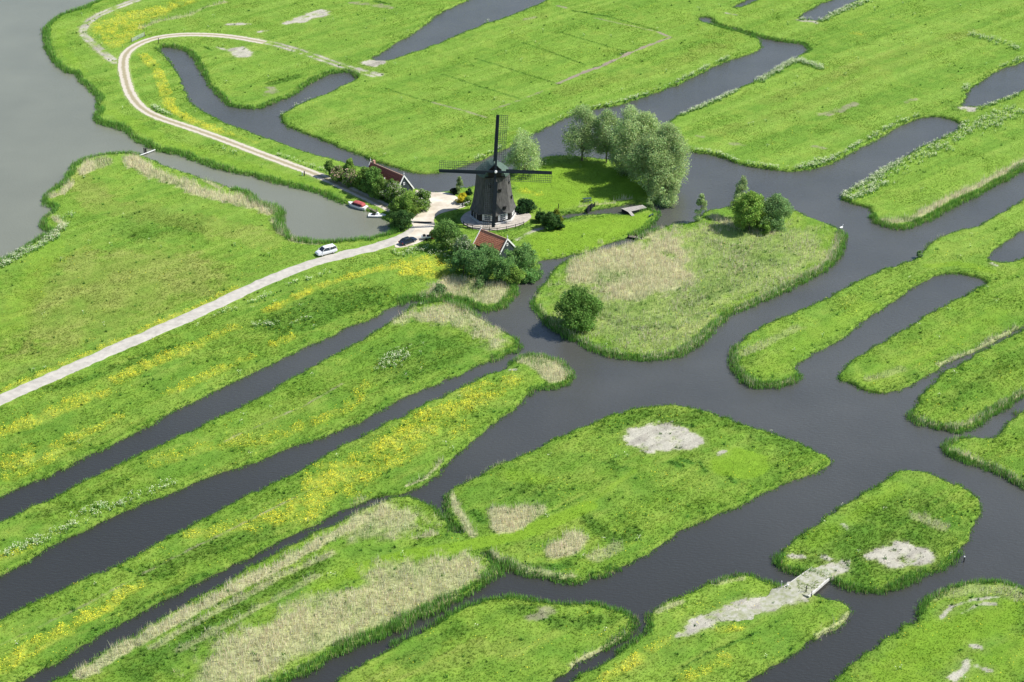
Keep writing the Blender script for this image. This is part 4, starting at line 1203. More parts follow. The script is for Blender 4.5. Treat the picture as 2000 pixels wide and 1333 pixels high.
# cap, axis, sails in the frame of the cap
PSI = R(8)
f_ = Vector((math.sin(PSI), -math.cos(PSI), 0)); r_v = Vector((math.cos(PSI), math.sin(PSI), 0))
MC = Matrix(((r_v.x, -f_.x, 0, 0), (r_v.y, -f_.y, 0, 0), (0, 0, 1, 0), (0, 0, 0, 1)))     # local x = right, y = back, z = up
secs = []
for t_, hw, zr, ze in ((-3.5, 2.5, 14.2, 11.0), (-2.2, 3.3, 14.35, 10.85), (0, 3.95, 14.1, 10.75), (2.0, 3.8, 13.4, 10.75), (3.6, 2.8, 12.7, 10.85), (4.6, 1.5, 12.0, 11.0)):
    h_ = zr - ze; secs.append([(-hw, t_, ze), (-hw * .88, t_, ze + h_ * .20), (-hw * .60, t_, ze + h_ * .52), (-hw * .28, t_, ze + h_ * .83), (0, t_, zr), (hw * .28, t_, ze + h_ * .83), (hw * .60, t_, ze + h_ * .52), (hw * .88, t_, ze + h_ * .20), (hw, t_, ze)])
b = MB(); b.loft(secs, MC); cap = b.build('cap', M_CAP, mill)
b = MB(); b.M = MC
b.box((0, -3.62, 12.0), (3.0, .16, 1.8)); b.prism([(-2.2, -3.7), (2.2, -3.7), (2.2, -3.54), (-2.2, -3.54)], 11.0, 11.3)
b.add([(-1.5, -3.7, 12.9), (1.5, -3.7, 12.9), (0, -3.7, 14.1), (-1.5, -3.54, 12.9), (1.5, -3.54, 12.9), (0, -3.54, 14.1)], [(0, 1, 2), (5, 4, 3), (0, 2, 5, 3), (2, 1, 4, 5)])
b.build('front_boards', M_TAR, cap)
b = MB(); b.M = MC; b.bar((0, -2.2, 14.4), (0, 4.5, 12.1), .22, .10); b.build('ridge_board', M_WOOD, cap)
b = MB(); b.M = MC; b.tube([(0, -1.6, 14.2), (0, -1.6, 15.9)], [.07, .04], 6); b.lathe([(.05, 14.9), (.18, 15.05), (.05, 15.2)], 8, (0, -1.6)); b.build('finial', M_STEEL, cap)
TILT = R(13); HUBZ = 12.95; HUBD = 4.75
ax_ = Vector((0, -math.cos(TILT), math.sin(TILT)))                    # outward along the windshaft
hub = Vector((0, -HUBD, HUBZ))
b = MB(); b.M = MC; b.bar(hub - ax_ * 2.0, hub + ax_ * .35, .75, .75); b.build('windshaft', M_STOCK, mill)
b = MB(); b.M = MC; b.lathe([(.02, 0)], 3) if False else b.tube([hub + ax_ * .35, hub + ax_ * .75], [.34, .24], 10); b.build('hub_end', M_WHITE, mill)
e1 = Vector((1, 0, 0)); e2 = ax_.cross(e1) * -1                         # in the sail plane: right, up
if e2.z < 0: e2 = -e2
BL = 12.75; TH = R(5.2)
for k in range(4):
    a = math.pi / 2 - TH - k * math.pi / 2                              # clockwise from the upright sail
    d = e1 * math.cos(a) + e2 * math.sin(a); s = e1 * math.sin(a) - e2 * math.cos(a)   # s: clockwise side, carries the lattice
    off = ax_ * (.18 if k % 2 else -.18); o = hub + off
    b = MB(); b.M = MC; b.bar(o, o + d * BL, .46, .34, up=ax_, wd2=.30); sail = b.build('sail', M_STOCK, mill)
    b = MB(); b.M = MC; b.bar(o + d * 2.3 - s * .42 + ax_ * .10, o + d * BL - s * .36 + ax_ * .06, .50, .05, up=ax_, wd2=.42); b.build('wind_board', M_STOCK, sail)
    b = MB(); b.M = MC; nb = 26
    for j in range(nb):
        u = 2.2 + (BL - 2.3) * j / (nb - 1); tw = .30 * (1 - u / BL)
        b.bar(o + d * u - s * .1 + ax_ * .02, o + d * u + s * 2.05 - ax_ * tw * 1.6, .06, .05, up=ax_)
    for q in (.65, 1.15, 1.62, 2.03):
        b.bar(o + d * 2.1 + s * q - ax_ * .24 * q * .6, o + d * BL + s * q - ax_ * .02, .065, .045, up=ax_)
    b.build('sail_lattice', M_LATT, sail)

# ------------------------------------------------------------------ the two tiled houses
M_TILE = mat('red_roof_tiles', (.46, .140, .070), .8, .35, 5, (1, 1, 1), bump=.6, c2=(.66, .29, .17))
M_TILED = mat('dark_red_roof_tiles', (.30, .085, .060), .75, .3, 5, (1, 1, 1), bump=.6)
M_TILEO = mat('orange_roof_tiles', (.46, .18, .09), .8, .25, 4, bump=.4)
M_RIDGE = mat('ridge_tiles', (.46, .27, .20), .8, .2, 5)
M_BLUEB = mat('blue_black_boards', (.028, .040, .048), .6, .3, 3, (1, 1, .2))


def house(name, label, apex, near_ground, Lh, alpha, hw, eave, rise, tile, dormer=False, win2=True):
    x1, y1 = P(*near_ground); d = Vector((math.cos(alpha), -math.sin(alpha), 0))
    c = Vector((x1, y1, 0)) - d * Lh / 2
    T = thing(name, label, 'house' if dormer else 'barn', (c.x, c.y, gz(c.x, c.y) - .02), -alpha)
    b = MB()
    for sx in (1, -1):
        X = sx * (Lh / 2 - .15)
        b.add([(X - .06, -hw, -.1), (X - .06, hw, -.1), (X - .06, hw, eave), (X - .06, 0, eave + rise), (X - .06, -hw, eave), (X + .06, -hw, -.1), (X + .06, hw, -.1), (X + .06, hw, eave), (X + .06, 0, eave + rise), (X + .06, -hw, eave)],
              [(0, 4, 3, 2, 1), (5, 6, 7, 8, 9), (0, 5, 9, 4), (1, 2, 7, 6), (3, 4, 9, 8), (2, 3, 8, 7)])
    for sy in (1, -1): b.box((0, sy * (hw - .05), eave / 2 - .05), (Lh - .45, .1, eave + .05))
    wl = b.build('wall', M_BLUEB, T)
    sl_ = math.hypot(hw, rise); nrow = 9
    for sy in (1, -1):
        b = MB()
        for q in range(nrow):                                            # courses lapping over each other
            f0, f1 = q / nrow, (q + 1) / nrow + .02
            ya, yb = sy * (hw + .18) * (1 - f0), sy * (hw + .18) * (1 - min(f1, 1)); za, zb_ = eave - .12 + (rise + .14) * f0 + .05, eave - .12 + (rise + .14) * min(f1, 1)
            Xe = Lh / 2 - .02
            b.add([(-Xe, ya, za), (Xe, ya, za), (Xe, yb, zb_), (-Xe, yb, zb_), (-Xe, ya, za - .1), (Xe, ya, za - .1), (Xe, yb, zb_ - .06), (-Xe, yb, zb_ - .06)],
                  [(0, 1, 2, 3), (7, 6, 5, 4), (0, 4, 5, 1), (1, 5, 6, 2), (3, 2, 6, 7), (0, 3, 7, 4)])
        b.build('roof', tile, T)
    b = MB(); b.tube([(-Lh / 2, 0, eave + rise + .06), (Lh / 2, 0, eave + rise + .06)], [.13, .13], 6); b.build('ridge', M_RIDGE, T)
    for sx in (1, -1):
        X = sx * (Lh / 2 + .04)
        b = MB()
        for sy in (1, -1):
            b.bar((X, sy * (hw + .3), eave - .22), (X, 0, eave + rise + .16), .09, .30, up=(0, -sy * rise, -hw) if False else (0, sy * .1, 1))
        b.build('bargeboard', M_WHITE, T)
        b = MB(); b.tube([(X, 0, eave + rise), (X, 0, eave + rise + 1.15)], [.08, .04], 6); b.lathe([(.05, 0), (.13, .1), (.05, .22)], 8, M=Matrix.Translation((X, 0, eave + rise + .55))); b.build('finial', M_WHITE, T)
    X = Lh / 2 - .02
    wz = [(0, eave + rise * .52, .42, .55)] + ([(-.6, eave * .52 + .35, .75, .85)] if win2 else [])
    for (wy, z, ww, wh) in wz:
        b = MB()
        for sy in (-1, 1): b.box((X + .0, wy + sy * (ww / 2), z), (.1, .08, wh + .08))
        for sz in (-1, 1): b.box((X + .0, wy, z + sz * wh / 2), (.1, ww - .08, .08))
        b.box((X - .01, wy, z), (.07, .05, wh - .08)); fr = b.build('window', M_WHITE, T)
        b = MB(); b.box((X - .03, wy, z), (.06, ww - .05, wh - .05)); b.build('pane', M_GLASS, fr)
    if dormer:
        xa, xb = -2.1, .5
        b = MB(); b.add([(xa, -hw * .50, eave + rise * .55), (xb, -hw * .50, eave + rise * .55), (xb, -hw - .4, eave + rise * .18), (xa, -hw - .4, eave + rise * .18),
                         (xa, -hw * .50, eave + rise * .48), (xb, -hw * .50, eave + rise * .48), (xb, -hw - .4, eave - .6), (xa, -hw - .4, eave - .6)],
                        [(0, 3, 2, 1), (4, 5, 6, 7), (0, 4, 7, 3), (1, 2, 6, 5), (3, 7, 6, 2), (0, 1, 5, 4)]); dm = b.build('dormer', M_TILEO, T)
        b = MB()
        for xx in (xa - .08, xb + .08): b.bar((xx, -hw * .46, eave + rise * .60), (xx, -hw - .5, eave + rise * .2), .13, .22)
        b.build('dormer_trim', M_WHITE, dm)
        b = MB(); b.box((-Lh / 2 + 1.0, .15, eave + rise + .3), (.5, .5, 1.0)); b.build('chimney', M_RIDGE, T)
    return T


house('wooden_house', 'long dark wooden house with dark red tiled roof half hidden by the hedge', None, (790, 389), 11.6, R(45), 2.75, 1.8, 3.9, M_TILED, True)
house('wooden_barn', 'small dark barn with bright red tiled roof below the mill terrace', None, (991, 505), 7.8, R(42), 2.3, 2.1, 2.5, M_TILE, False, False)


# ------------------------------------------------------------------ cars
M_SILVER = mat('silver_white_paint', (.66, .67, .69), .25, .04, 1, spec=.6)
M_NAVY = mat('dark_blue_paint', (.010, .020, .040), .30, .1, 1, spec=.5)
M_SOFT = mat('dark_cloth_roof', (.012, .022, .034), .7, .1, 1)
M_TYRE = mat('tyre_rubber', (.015, .015, .015), .8, .2, 5)
M_RIM = mat('alloy_rim', (.55, .56, .58), .35, .1, 4, metal=.5)
M_LAMP = mat('lamp_glass', (.62, .64, .66), .1, .1, 4, spec=.8)
M_RED = mat('red_lamp', (.35, .02, .02), .2, .1, 4)
M_CGLASS = mat('car_glass', (.018, .024, .030), .05, .1, 1, spec=.7)


def car(label, wf, wr, base, secs, cab, paint, far_half=.86, top=None):
    a = Vector((*P(*wf), 0)); c = Vector((*P(*wr), 0)); d = (a - c).normalized()
    side = Vector((-d.y, d.x, 0))
    if side.y < 0: side = -side
    cen = (a + c) / 2 + side * far_half
    T = thing('parked_car', label, 'car', (cen.x, cen.y, GZ + .055), math.atan2(d.y, d.x), 'cars parked along the lane')
    S_ = []
    for x, zl, zt, hw in secs:
        S_.append([(x, -hw * .86, zl), (x, -hw, zl + (zt - zl) * .25), (x, -hw, zl + (zt - zl) * .62), (x, -hw * .90, zt - .05), (x, -hw * .6, zt), (x, hw * .6, zt), (x, hw * .90, zt - .05), (x, hw, zl + (zt - zl) * .62), (x, hw, zl + (zt - zl) * .25), (x, hw * .86, zl)])
    b = MB(); b.loft(S_); b.build('body', paint, T, smooth=False)
    x0, x1, xt0, xt1, zb_, zt, hb, ht = cab
    b = MB(); b.loft([[(x0, -hb * .92, zb_), ((x0 + x1) / 2, -hb, zb_), (x1, -hb * .92, zb_), (x1, hb * .92, zb_), ((x0 + x1) / 2, hb, zb_), (x0, hb * .92, zb_)],
                      [(xt0, -ht * .92, zt), ((xt0 + xt1) / 2, -ht, zt), (xt1, -ht * .92, zt), (xt1, ht * .92, zt), ((xt0 + xt1) / 2, ht, zt), (xt0, ht * .92, zt)]]); b.build('windows', M_CGLASS, T)
    b = MB(); b.loft([[(xt0 + .03, -ht * .94, zt - .03), ((xt0 + xt1) / 2, -ht - .02, zt - .03), (xt1 - .03, -ht * .94, zt - .03), (xt1 - .03, ht * .94, zt - .03), ((xt0 + xt1) / 2, ht + .02, zt - .03), (xt0 + .03, ht * .94, zt - .03)],
                      [(xt0 - .1, -ht * .8, zt + .06), ((xt0 + xt1) / 2, -ht * .86, zt + .08), (xt1 + .1, -ht * .8, zt + .06), (xt1 + .1, ht * .8, zt + .06), ((xt0 + xt1) / 2, ht * .86, zt + .08), (xt0 - .1, ht * .8, zt + .06)]])
    for sy in (-1, 1):
        b.bar((x0 - .02, sy * hb * .95, zb_), (xt0 - .02, sy * ht * .96, zt), .07, .07); b.bar((x1 + .02, sy * hb * .95, zb_), (xt1 + .02, sy * ht * .96, zt), .10, .10)
        xm = (x0 + x1) / 2 - .1; b.bar((xm, sy * (hb + .01), zb_), (xm, sy * (ht + .01), zt), .08, .05)
    b.build('roof', top or paint, T)
    for sx in (base / 2, -base / 2):
        for sy in (-1, 1):
            M = Matrix.Translation((sx, sy * (far_half - .06), .31)) @ Matrix.Rotation(math.pi / 2, 4, 'X')
            b = MB(); b.lathe([(.20, -.11), (.31, -.10), (.32, 0), (.31, .10), (.20, .11)], 16, M=M); wh = b.build('wheel', M_TYRE, T)
            b = MB(); b.lathe([(.18, -.125), (.20, -.115), (.20, .115), (.18, .125)], 10, M=M); b.build('rim', M_RIM, wh)
    fx = secs[0][0]; rx = secs[-1][0]
    for sy in (-1, 1):
        b = MB(); b.box((fx - .06, sy * (secs[1][3] - .22), secs[0][2] - .02), (.16, .34, .14)); b.build('headlight', M_LAMP, T)
        b = MB(); b.box((rx + .03, sy * (secs[-2][3] - .12), secs[-1][2] - .05), (.10, .16, .28)); b.build('tail_light', M_RED, T)
        b = MB(); b.box((x0 - .12, sy * (hb + .12), zb_ + .08), (.10, .18, .12)); b.build('wing_mirror', paint, T)
    return T


car('silver-white people carrier parked on the verge of the lane', (630.5, 501.5), (651, 496), 2.85,
    [(2.36, .34, .60, .72), (2.22, .26, .80, .86), (1.70, .22, .98, .93), (1.15, .20, 1.08, .95), (-2.05, .20, 1.12, .95), (-2.30, .28, 1.05, .90), (-2.38, .40, .90, .84)],
    (1.35, -2.26, .62, -2.02, 1.05, 1.66, .90, .72), M_SILVER)
car('dark blue low coupe parked near the bend of the lane', (811, 473.5), (791.5, 480.8), 2.55,
    [(2.15, .34, .52, .66), (2.02, .24, .64, .80), (1.50, .20, .78, .87), (.85, .20, .86, .88), (-1.5, .20, .90, .88), (-1.95, .26, .86, .82), (-2.12, .38, .74, .74)],
    (.95, -1.72, .28, -1.05, .82, 1.28, .80, .58), M_NAVY, .80, M_SOFT)

# little trailer
x_, y_ = P(832, 468)
T = thing('trailer', 'small white flat trailer with dark load at the roadside', 'trailer', (x_, y_, GZ + .05), R(8))
b = MB(); b.box((0, 0, .55), (2.1, 1.2, .10)); b.box((0, -.6, .72), (2.1, .05, .28)); b.box((0, .6, .72), (2.1, .05, .28)); b.box((1.05, 0, .72), (.05, 1.2, .28)); b.bar((-1.0, 0, .5), (-2.1, 0, .45), .08, .08); b.build('bed', M_WHITE, T)
for sy in (-1, 1):
    b = MB(); b.lathe([(.12, -.08), (.28, -.08), (.28, .08), (.12, .08)], 14, M=Matrix.Translation((0, sy * .72, .29)) @ Matrix.Rotation(math.pi / 2, 4, 'X')); b.build('wheel', M_TYRE, T)
b = MB(); b.box((-.35, .1, .85), (.5, .6, .5), .3); b.box((.35, -.1, .80), (.45, .5, .4), -.2); b.build('load', M_TAR, T)

# ------------------------------------------------------------------ boats
M_HULL = mat('white_gelcoat', (.74, .75, .75), .25, .05, 1, spec=.6)
M_CANVAS = mat('faded_red_canvas', (.34, .075, .075), .8, .2, 2)
M_CWIN = mat('canopy_window', (.02, .02, .03), .1, .1, 1)
M_BLACK = mat('black_vinyl', (.015, .015, .016), .5, .2, 3)


def hull(L_, W_, h, n=12, blunt=.35, sheer=.15):
    out = []
    for i in range(n + 1):
        u = i / n; x = -L_ / 2 + L_ * u
        f = max(.03, (1 - u ** 3.2) ** .75) * (blunt + (1 - blunt) * min(1, u * 3) ** .6) if blunt < 1 else max(.25, (1 - (u ** 6)) ** .6)
        hw = W_ / 2 * f; zt = h + sheer * u ** 2
        out.append([(x, -hw, zt), (x, -hw * .92, zt * .45), (x - (.0 if u < .9 else .12), -hw * .6, -.12), (x - (.0 if u < .9 else .12), hw * .6, -.12), (x, hw * .92, zt * .45), (x, hw, zt)])
    return out


ax0 = Vector((*P(715, 412, 0), 0)); ax1 = Vector((*P(679, 402, 0), 0))
d = (ax0 - ax1); L_ = 4.9; cen = (ax0 + ax1) / 2 + Vector((.1, .4, 0))
T = thing('motor_boat', 'white motor boat with faded red canopy moored along the dyke', 'boat', (cen.x, cen.y, .02), math.atan2(d.y, d.x) + math.pi)
b = MB(); b.loft(hull(5.2, 2.1, .72, blunt=.7)); b.build('hull', M_HULL, T)
b = MB()
b.loft([[(x, y, z + .0) for x, y, z in ((xx, -hw, .80), (xx, -hw * .85, .80 + hz * .8), (xx, -hw * .4, .80 + hz), (xx, hw * .4, .80 + hz), (xx, hw * .85, .80 + hz * .8), (xx, hw, .80))] for xx, hw, hz in ((-2.0, .70, .25), (-1.7, .80, .62), (-.2, .84, .80), (.7, .80, .72), (1.35, .60, .12))])
cp = b.build('canopy', M_CANVAS, T)
b = MB()
for sy in (-1, 1):
    for xa, xb in ((-1.55, -.75), (-.65, .05), (.15, .75)):
        b.add([(xa, sy * .855, .86), (xb, sy * .865, .86), (xb, sy * .80, 1.22), (xa, sy * .79, 1.22)], [(0, 1, 2, 3) if sy < 0 else (3, 2, 1, 0)])
b.add([(.80, -.62, 1.30), (.80, .62, 1.30), (1.34, .52, .92), (1.34, -.52, .92)], [(0, 1, 2, 3)]); b.build('canopy_window', M_CWIN, cp)
b = MB(); b.loft([[(x * 1.012, y * 1.03, z + .02) for x, y, z in (s[0], s[1])] + [(s[1][0] * 1.012, s[1][1] * 1.0, s[1][2] + .08), (s[0][0], s[0][1] * .9, s[0][2] + .05)] for s in hull(5.2, 2.1, .70, blunt=.7)[:-1]]); b.build('rubbing_strake', M_WHITE, T)
ax0 = Vector((*P(751, 425, 0), 0)); ax1 = Vector((*P(722, 424, 0), 0)); cen = (ax0 + ax1) / 2 + Vector((0, .3, 0)); d = ax0 - ax1
T = thing('open_boat', 'low white open boat with black seat beside the wooden jetty', 'boat', (cen.x, cen.y, .02), math.atan2(d.y, d.x))
b = MB(); b.loft(hull(4.0, 1.7, .42, blunt=1.0, sheer=.06)); b.build('hull', M_HULL, T)
b = MB(); b.box((-.75, .05, .52), (.75, .9, .22)); b.box((-1.05, .05, .72), (.12, .9, .3)); b.build('seat', M_BLACK, T)
b = MB(); b.box((.1, .3, .60), (.5, .6, .40)); b.box((.1, .3, .84), (.4, .5, .06)); b.build('console', M_WHITE, T)

# ------------------------------------------------------------------ timber works, fences, gates, posts


def beam_thing(name, label, cat, parts, group=None):
    T = None
    return T


def post(name, label, px, py, h, r_, m, z=None, cap=None, group=None, cat='post'):
    x, y = P(px, py, 0 if z is not None else GZ); zz = gz(x, y) if z is None else z
    T = thing(name, label, cat, (x, y, zz), 0, group)
    b = MB(); b.tube([(0, 0, -.9), (0, 0, h)], [r_, r_ * .92], 8); b.build('shaft', m, T)
    if cap:
        b = MB(); b.lathe([(r_ * 1.25, h - .02), (r_ * 1.3, h + .12), (r_ * .5, h + .2)], 8); b.build('cap', cap, T)
    return T


# jetty between the boats
x_, y_ = P(727, 412, 0); x2_, y2_ = P(737, 420, 0)
dd = math.atan2(P(738, 419, 0)[1] - P(714, 407, 0)[1], P(738, 419, 0)[0] - P(714, 407, 0)[0])
x_, y_ = P(726, 413, 0)
T = thing('jetty', 'narrow grey plank jetty behind the two boats', 'jetty', (x_, y_, 0), dd)
b = MB()
for k in range(3): b.box((0, -.22 + k * .22, .50), (4.2, .19, .05))
b.build('deck', M_WOOD, T)
for sx in (-1.9, 0, 1.9):
    b = MB(); b.tube([(sx, 0, -.8), (sx, 0, .46)], [.09, .09], 7); b.build('pile', M_WOOD, T)
post('mooring_post', 'weathered mooring post between jetty and open boat', 736.5, 420, 1.5, .12, M_WOOD, z=0)
# the floating barrier in the inlet
pa = Vector((*P(272.5, 304.5, .35), .35)); pb = Vector((*P(303.5, 293, .35), .35)); cen = (pa + pb) / 2
T = thing('barrier_boom', 'thin white boom across the mouth of the inlet', 'boom', (cen.x, cen.y, 0), math.atan2(pb.y - pa.y, pb.x - pa.x)); L_ = (pb - pa).length
b = MB(); b.box((0, 0, .4), (L_, .20, .14)); b.build('beam', M_WHITE, T)
for sx in (-L_ / 2 + .6, 0, L_ / 2 - .6):
    b = MB(); b.tube([(sx, 0, -.8), (sx, 0, .36)], [.09, .09], 6); b.build('pile', M_WOOD, T)
for px, py, lab in ((282, 300.5, 'left dark pile rising from the white boom'), (285.3, 301.5, 'right and thicker dark pile at the white boom')):
    post('mooring_post', lab, px, py, 1.5, .14 if px < 284 else .22, M_TAR, z=0, group='piles in the inlet')
# posts on the dyke
post('marker_post', 'dark post on the bend of the track above the pond', 310, 85, 1.4, .10, M_TAR, cap=M_TAR)
post('marker_post', 'dark post with white foot beside the dirt track', 594.6, 343.5, 1.15, .15, M_TAR)
post('marker_post', 'pale weathered post next to the dark one beside the track', 590.5, 343.5, .95, .15, M_WHITE)
ga = Vector((*P(258, 83), 0)); gb = Vector((*P(282, 71.5), 0)); cen = (ga + gb) / 2; L_ = (gb - ga).length
T = thing('field_gate', 'pale metal field gate standing open left of the track', 'gate', (cen.x, cen.y, gz(cen.x, cen.y)), math.atan2(gb.y - ga.y, gb.x - ga.x))
b = MB()
for z in (.2, .42, .64, .86, 1.1): b.bar((-L_ / 2, 0, z), (L_ / 2, 0, z), .05, .05)
for k in range(7): b.bar((-L_ / 2 + L_ * k / 6, 0, .15), (-L_ / 2 + L_ * k / 6, 0, 1.15), .05, .05)
b.bar((-L_ / 2, .01, .2), (0, .01, 1.1), .04, .04); b.build('bars', M_STEEL, T)
for sx in (-1, 1):
    b = MB(); b.tube([(sx * (L_ / 2 + .1), 0, -.3), (sx * (L_ / 2 + .1), 0, 1.3)], [.09, .09], 7); b.build('post', M_WOOD, T)
# terrace fence
fp = [P(a, c) for a, c in pts("905,441 913,446 923,449 939,451 956,453 971,454 989,451 1007,447 1023,442")]
T = thing('terrace_fence', 'dark wooden post-and-rail fence round the front of the terrace', 'fence', (fp[4][0], fp[4][1], GZ))
o_ = Vector((fp[4][0], fp[4][1], 0))
for q in fp:
    b = MB(); b.box((q[0] - o_.x, q[1] - o_.y, .45), (.13, .13, 1.3)); b.build('post', M_DARKWOOD, T)
for z in (.45, .92):
    b = MB()
    for k in range(len(fp) - 1):
        u = Vector((fp[k][0], fp[k][1], 0)) - o_; v = Vector((fp[k + 1][0], fp[k + 1][1], 0)) - o_
        b.bar(u + Vector((0, 0, z)), v + Vector((0, 0, z)), .05, .11)
    b.build('rail', M_DARKWOOD, T)
# little fence by the yellow shrub
fa = Vector((*P(899, 406), 0)); fb = Vector((*P(917, 400), 0)); cen = (fa + fb) / 2; L_ = (fb - fa).length
T = thing('picket_fence', 'short pale garden fence between yard and mill', 'fence', (cen.x, cen.y, GZ + .05), math.atan2(fb.y - fa.y, fb.x - fa.x))
b = MB()
for z in (.35, .75): b.box((0, 0, z), (L_, .04, .08))
b.build('rail', M_WHITE, T)
for k in range(4):
    b = MB(); b.box((-L_ / 2 + L_ * k / 3, .05, .4), (.09, .09, 1.0)); b.build('post', M_WHITE, T)
post('garden_post', 'short dark post at the left end of the garden fence', 904, 404.5, 1.1, .13, M_TAR)
post('garden_post', 'slim dark post standing behind the yellow-green conifer', 1091, 408, 1.2, .10, M_TAR)
post('garden_post', 'dark post at the edge of the lawn behind the dark shrub', 1054.5, 414, 1.0, .12, M_TAR)
# shadow line of a step at the lane head, built as a dark bar
fa = Vector((*P(809, 436), 0)); fb = Vector((*P(843, 436), 0)); cen = (fa + fb) / 2
T = MB(); T.box((0, 0, .12), ((fb - fa).length, .28, .24)); o = T.build('step_shadow_bar', M_DARKWOOD); o.location = (cen.x, cen.y, GZ + .05); tag(o, 'low dark bar drawn for the shadow of a step at the lane head', 'beam')
# picnic table
x_, y_ = P(1147, 394)
T = thing('picnic_table', 'dark green picnic table on the mill lawn', 'table', (x_, y_, gz(x_, y_)), R(12))
M_PT = mat('dark_green_boards', (.045, .085, .075), .6, .2, 4)
b = MB()
for k in range(4): b.box((0, -.33 + k * .22, .76), (2.0, .19, .05))
b.build('tabletop', M_PT, T)
for sy in (-1, 1):
    b = MB(); b.box((0, sy * .78, .46), (2.0, .28, .05)); b.build('bench', M_PT, T)
for sx in (-.7, .7):
    b = MB(); b.bar((sx, -.7, 0), (sx, -.2, .72), .09, .06); b.bar((sx, .7, 0), (sx, .2, .72), .09, .06); b.box((sx, 0, .40), (.06, 1.7, .09)); b.build('leg', M_PT, T)
x_, y_ = P(1271.5, 423.5)
T = thing('bench', 'low dark wooden bench near the tip of the lawn', 'bench', (x_, y_, gz(x_, y_)), R(48))
b = MB(); b.box((0, 0, .45), (1.5, .35, .06)); b.build('seat', M_PT, T)
for sx in (-.6, .6):
    b = MB(); b.box((sx, 0, .2), (.08, .3, .44)); b.build('leg', M_PT, T)
# landing stage with ramp
zz = .95
q = [P(1213, 407.5, zz), P(1227, 414.5, zz), P(1263.5, 406, zz), P(1255, 400.5, zz)]; c0 = (sum(p[0] for p in q) / 4, sum(p[1] for p in q) / 4)
T = thing('landing_stage', 'grey plank landing stage with ramp over the garden ditch', 'landing stage', (c0[0], c0[1], 0))
ql = [(p[0] - c0[0], p[1] - c0[1]) for p in q]
b = MB()
for k in range(9):
    f0, f1 = k / 9 + .004, (k + 1) / 9 - .004
    A_ = [ql[0][i] * (1 - f0) + ql[3][i] * f0 for i in (0, 1)]; B_ = [ql[1][i] * (1 - f0) + ql[2][i] * f0 for i in (0, 1)]
    C_ = [ql[1][i] * (1 - f1) + ql[2][i] * f1 for i in (0, 1)]; D_2 = [ql[0][i] * (1 - f1) + ql[3][i] * f1 for i in (0, 1)]
    b.prism([A_, B_, C_, D_2], zz - .06, zz)
M_DECK = mat('bleached_planks', (.34, .32, .29), .85, .2, 4)
b.build('deck', M_DECK, T)
b = MB(); b.prism([(p[0] * .96, p[1] * .94) for p in ql], .12, zz - .065); b.build('skirt', M_DARKWOOD, T)
ra = P(1230, 414, zz); rb = P(1236.5, 422.5, GZ)
b = MB(); b.bar((ra[0] - c0[0], ra[1] - c0[1], zz), (rb[0] - c0[0], rb[1] - c0[1], GZ + .06), .8, .05); b.build('ramp', M_DECK, T)
# dark sluice boards in the ditch
x_, y_ = P(1153, 413, 0)
T = thing('sluice', 'dark timber sluice boards standing in the garden ditch', 'sluice', (x_, y_, 0), R(58))
b = MB(); b.box((0, 0, .5), (3.6, .16, 1.5)); b.box((.5, .4, .7), (2.2, .14, 1.3)); b.build('boards', M_DARKWOOD, T)
for sx in (-1.6, 0, 1.7):
    b = MB(); b.box((sx, -.14, .65), (.18, .12, 2.0)); b.build('post', M_DARKWOOD, T)
# dark jetty at the lower tip of the lawn
x_, y_ = P(1238, 464, .4)
T = thing('jetty', 'dark tarred jetty with a plank below the lawn', 'jetty', (x_, y_, 0), R(-20))
b = MB(); b.box((-.4, .3, .42), (2.0, 1.0, .08)); b.build('deck', M_WOOD, T)
b = MB(); b.box((-.4, -.2, .12), (2.1, .08, .5)); b.build('skirt', M_DARKWOOD, T)
b = MB(); b.box((1.2, .0, .46), (2.2, .25, .06), -.35); b.build('plank', M_DECK, T)
for sx, sy in ((-1.2, -.15), (.2, .75), (.6, -.15), (1.9, -.4)):
    b = MB(); b.tube([(sx, sy, -.6), (sx, sy, .95)], [.10, .10], 7); b.build('pile', M_TAR, T)

# ------------------------------------------------------------------ the gravel bridge, lower right
zb_ = .80
q = [P(1529, 1148, zb_), P(1586, 1108, zb_), P(1619, 1130, zb_), P(1579, 1165, zb_)]; c0 = (sum(p[0] for p in q) / 4, sum(p[1] for p in q) / 4)
T = thing('field_bridge', 'concrete farm bridge with gravel and weeds on its deck', 'bridge', (c0[0], c0[1], 0))
M_GRAVEL = mat('weedy_gravel', (.27, .29, .15), .95, .1, 1.2, bump=.6, c2=(.42, .405, .36))
M_CONC = mat('pale_concrete', (.56, .54, .50), .85, .15, 2)
ql = [(p[0] - c0[0], p[1] - c0[1]) for p in q]
b = MB(); b.prism(ql, zb_ - .32, zb_); b.build('deck', M_GRAVEL, T)
wx = []
for k in range(420):
    f, g_ = rng.random(), rng.random()
    A_ = Vector((*ql[0], 0)).lerp(Vector((*ql[1], 0)), f); B_ = Vector((*ql[3], 0)).lerp(Vector((*ql[2], 0)), f); wx.append(A_.lerp(B_, g_))
wx = np.array([(p.x, p.y) for p in wx if vnoise(np.array([p.x]), np.array([p.y]), 1.2, 9)[0] > .42], dtype=np.float32)
V, C = blades(wx[:, 0], wx[:, 1], np.full(len(wx), zb_ + .02), np.full(len(wx), .16), np.full(len(wx), .10), np.full(len(wx), 1.2), np.tile(np.array((.27, .36, .10)), (len(wx), 1)), 5)
wd_ = soup('weeds', V, C, M_GRASS, T); wd_['kind'] = 'stuff'
for a_, c_ in ((0, 1), (3, 2)):
    b = MB(); b.bar((ql[a_][0], ql[a_][1], zb_ - .16), (ql[c_][0], ql[c_][1], zb_ - .16), .24 if a_ else .12, .46 if a_ else .36); b.build('edge_beam', M_CONC, T)
BC = np.array(c0)
